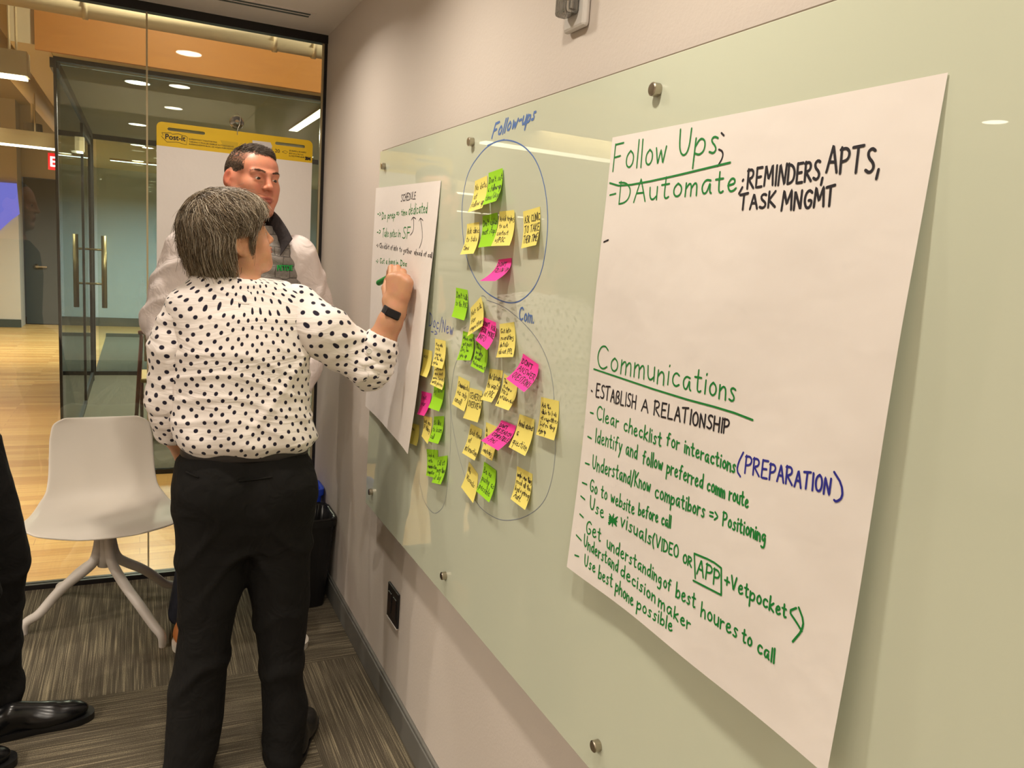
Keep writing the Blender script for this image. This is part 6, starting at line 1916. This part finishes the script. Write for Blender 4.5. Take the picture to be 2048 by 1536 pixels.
# stitched chest wording, laid on the vest
lp, nrm = on_field(vf, 554, 541, 2.6, .002); lp2, _ = on_field(vf, 590, 541, 2.6, .002)
lx = lp2 - lp
flat_text('chest_wording', 'PETDE', .022, tuple(lp + nrm * .004), mat('logo_green', rgb(20, 168, 74), .5), ves, .0006, xdir=tuple(lx), zdir=(0, 0, 1), ext=.002, tall=1.25)
# trousers and tan shoes
mt = Field()
mt.loft([(.86, .36, YM, .185, .125), (.95, .36, YM, .18, .125), (1.04, .36, YM, .172, .12)], pw=2.3, k=.03)
for s in (-1, 1):
    mt.chain(LEGM[(s + 1) // 2], [.098, .078, .070], .04)
V, Q = keep_largest(*mt.mesh(.009, (), 2))
V[:, 2] = np.maximum(V[:, 2], .03)
mesh_obj('trousers', V, Q, cloth_mat('dark_jeans', rgb(40, 42, 52)), man)
M['tan_leather'] = mat('tan_shoe_leather', rgb(178, 104, 46), .4); M['white_sole'] = mat('white_sole', rgb(226, 220, 208), .5)
for toe, yaw in ((onz(369, 1306, 0.0), 187), (onz(599, 1300, 0.0), 172)):
    f_ = np.array([math.sin(math.radians(yaw)), math.cos(math.radians(yaw)), 0]); heel = toe - f_ * .285; heel[2] = 0
    sf = Field(); shoe(sf, heel, yaw, .285, .05, .035)
    V, Q = keep_largest(*sf.mesh(.006, (), 2)); V[:, 2] = np.maximum(V[:, 2], .010)
    so_ = mesh_obj('shoe', V, Q, M['tan_leather'], man)
    tag(sole('shoe_sole', heel, yaw, M['white_sole'], so_, .295, .053, .024), 'white rubber sole')

# ------------------------------------------------------------------ the person at the left edge (dark clothes, turned to the board)
LX, LY = -.455, 2.70
pf = Field()
PO = np.array([LX - .12, LY, 1.66]); PR = rotm(82, -4, 0)
pT = head(pf, PO, PR, 1.0, True)
pf.cone(PO + PR @ np.array([0, -.03, -.06]), (LX - .13, LY, 1.45), .058, .066, .03)
pf.loft([(z, LX - .13, LY, rx, ry) for z, rx, ry in ((.9, .11, .16), (1.1, .105, .155), (1.3, .115, .18), (1.4, .105, .185), (1.46, .075, .12))], k=.03)
arms = []
for s in (-1, 1):
    A = [np.array([LX - .13, LY + s * .20, 1.40]), np.array([LX - .18, LY + s * .245, 1.12]), np.array([LX - .16, LY + s * .225, .89])]
    arms.append(A)
    pf.chain(A, [.052, .043, .029], .03)
    for i in range(4):
        o_ = np.array([.030 - .019 * i, 0, 0]); k0 = A[2] + [0, 0, -.085] + o_
        pf.cone(A[2] + o_ * .5, k0, .015, .0125, .014).cone(k0, k0 + [.004, -s * .004, -.042], .0098, .009, .005).cone(k0 + [.004, -s * .004, -.042], k0 + [.006, -s * .018, -.07], .009, .0075, .004)
    pf.cone(A[2] + [.012, 0, -.02], A[2] + [.042, -s * .012, -.06], .016, .012, .012).cone(A[2] + [.042, -s * .012, -.06], A[2] + [.048, -s * .016, -.10], .0115, .009, .004)
knee = ony(40, 1060, LY); knee[0] = LX + .055
LEGP = [[(LX - .04, LY + .02, .90), (LX - .0, LY + .012, .53), (LX + .02, LY + .01, .10)], [(LX - .03, LY - .10, .92), (LX + .00, LY - .17, .52), (LX - .10, LY - .185, .10)]]
for A in LEGP: pf.chain(A, [.072, .055, .042], .03)
V, Q = keep_largest(*pf.mesh(.010, [((PO - .16, PO + .16), .004)], 2))
ptr_ = mesh_obj('person', V, Q, M['skin'], None, {'tint': tint(V, rgb(206, 150, 120), pT, PR, PO, 1.0, rgb(170, 96, 84))})
tag(ptr_, 'person in black trousers and polished black shoes at the left edge', 'person')
hk_ = Field(); hk_.ell(pT((0, -.024, .038)), (.084, .103, .092), PR, .02).ell(pT((0, -.045, -.01)), (.079, .068, .07), PR, .02).ell(pT((0, .13, -.01)), (.12, .095, .075), PR, .01, 's')
V, Q = keep_largest(*hk_.mesh(.005, (), 2)); mesh_obj('hair', V, Q, mat('dark_hair', rgb(46, 38, 32), .5), ptr_)
eyes(pT, PR, PO, 1.0, ptr_, rgb(70, 50, 36), (0, 0))
tf = Field()
tf.loft([(.90, LX - .12, LY, .125, .185), (1.1, LX - .13, LY, .12, .175), (1.3, LX - .13, LY, .13, .20), (1.42, LX - .13, LY, .115, .20), (1.48, LX - .13, LY, .07, .10)], pw=2.3, k=.02)
for A in arms: tf.chain(A, [.070, .060, .042], .03)
V, Q = keep_largest(*tf.mesh(.010, (), 2)); mesh_obj('jumper', V, Q, cloth_mat('black_jumper', rgb(34, 34, 36)), ptr_)
lf = Field()
lf.loft([(.80, LX - .06, LY, .12, .17), (.97, LX - .12, LY, .12, .175)], pw=2.3, k=.03)
near = row_px(LY + .02, [(870, -200, 2), (950, -180, 22), (1010, -160, 40), (1060, -140, 50), (1110, -118, 62), (1150, -100, 56), (1200, -86, 48), (1280, -64, 44), (1350, -72, 44), (1385, -80, 52), (1420, -84, 40)])
lf.loft([(z, cx, LY + .012, hw, .090) for z, cx, hw in near], pw=2.2, k=.03)
A = LEGP[1]; lf.chain(A, [.10, .082, .062], .04)
lf.warp(lambda p: (-.006 * np.maximum(0, np.sin(p[:, 2] * 48 + p[:, 0] * 12 + np.sin(p[:, 1] * 20))) ** 2) * np.clip((.62 - p[:, 2]) / .08, .15, 1))
V, Q = keep_largest(*lf.mesh(.007, (), 2))
V[:, 2] = np.maximum(V[:, 2], .04)
mesh_obj('trousers', V, Q, M['trouser'], ptr_)
M['shoe_black'] = mat('polished_black_leather', rgb(18, 18, 19), .22)
for toe, yaw in ((onz(186, 1424, 0.012), 82), (onz(32, 1516, 0.012), 80)):
    f_ = np.array([math.sin(math.radians(yaw)), math.cos(math.radians(yaw)), 0]); heel = toe - f_ * .30; heel[2] = 0
    sf = Field(); shoe(sf, heel, yaw, .295, .05, .015)
    V, Q = keep_largest(*sf.mesh(.0055, (), 2)); V[:, 2] = np.maximum(V[:, 2], .012)
    so_ = mesh_obj('shoe', V, Q, M['shoe_black'], ptr_)
    sole('shoe_sole', heel, yaw, M['black_plastic'], so_, .305, .052, .022)
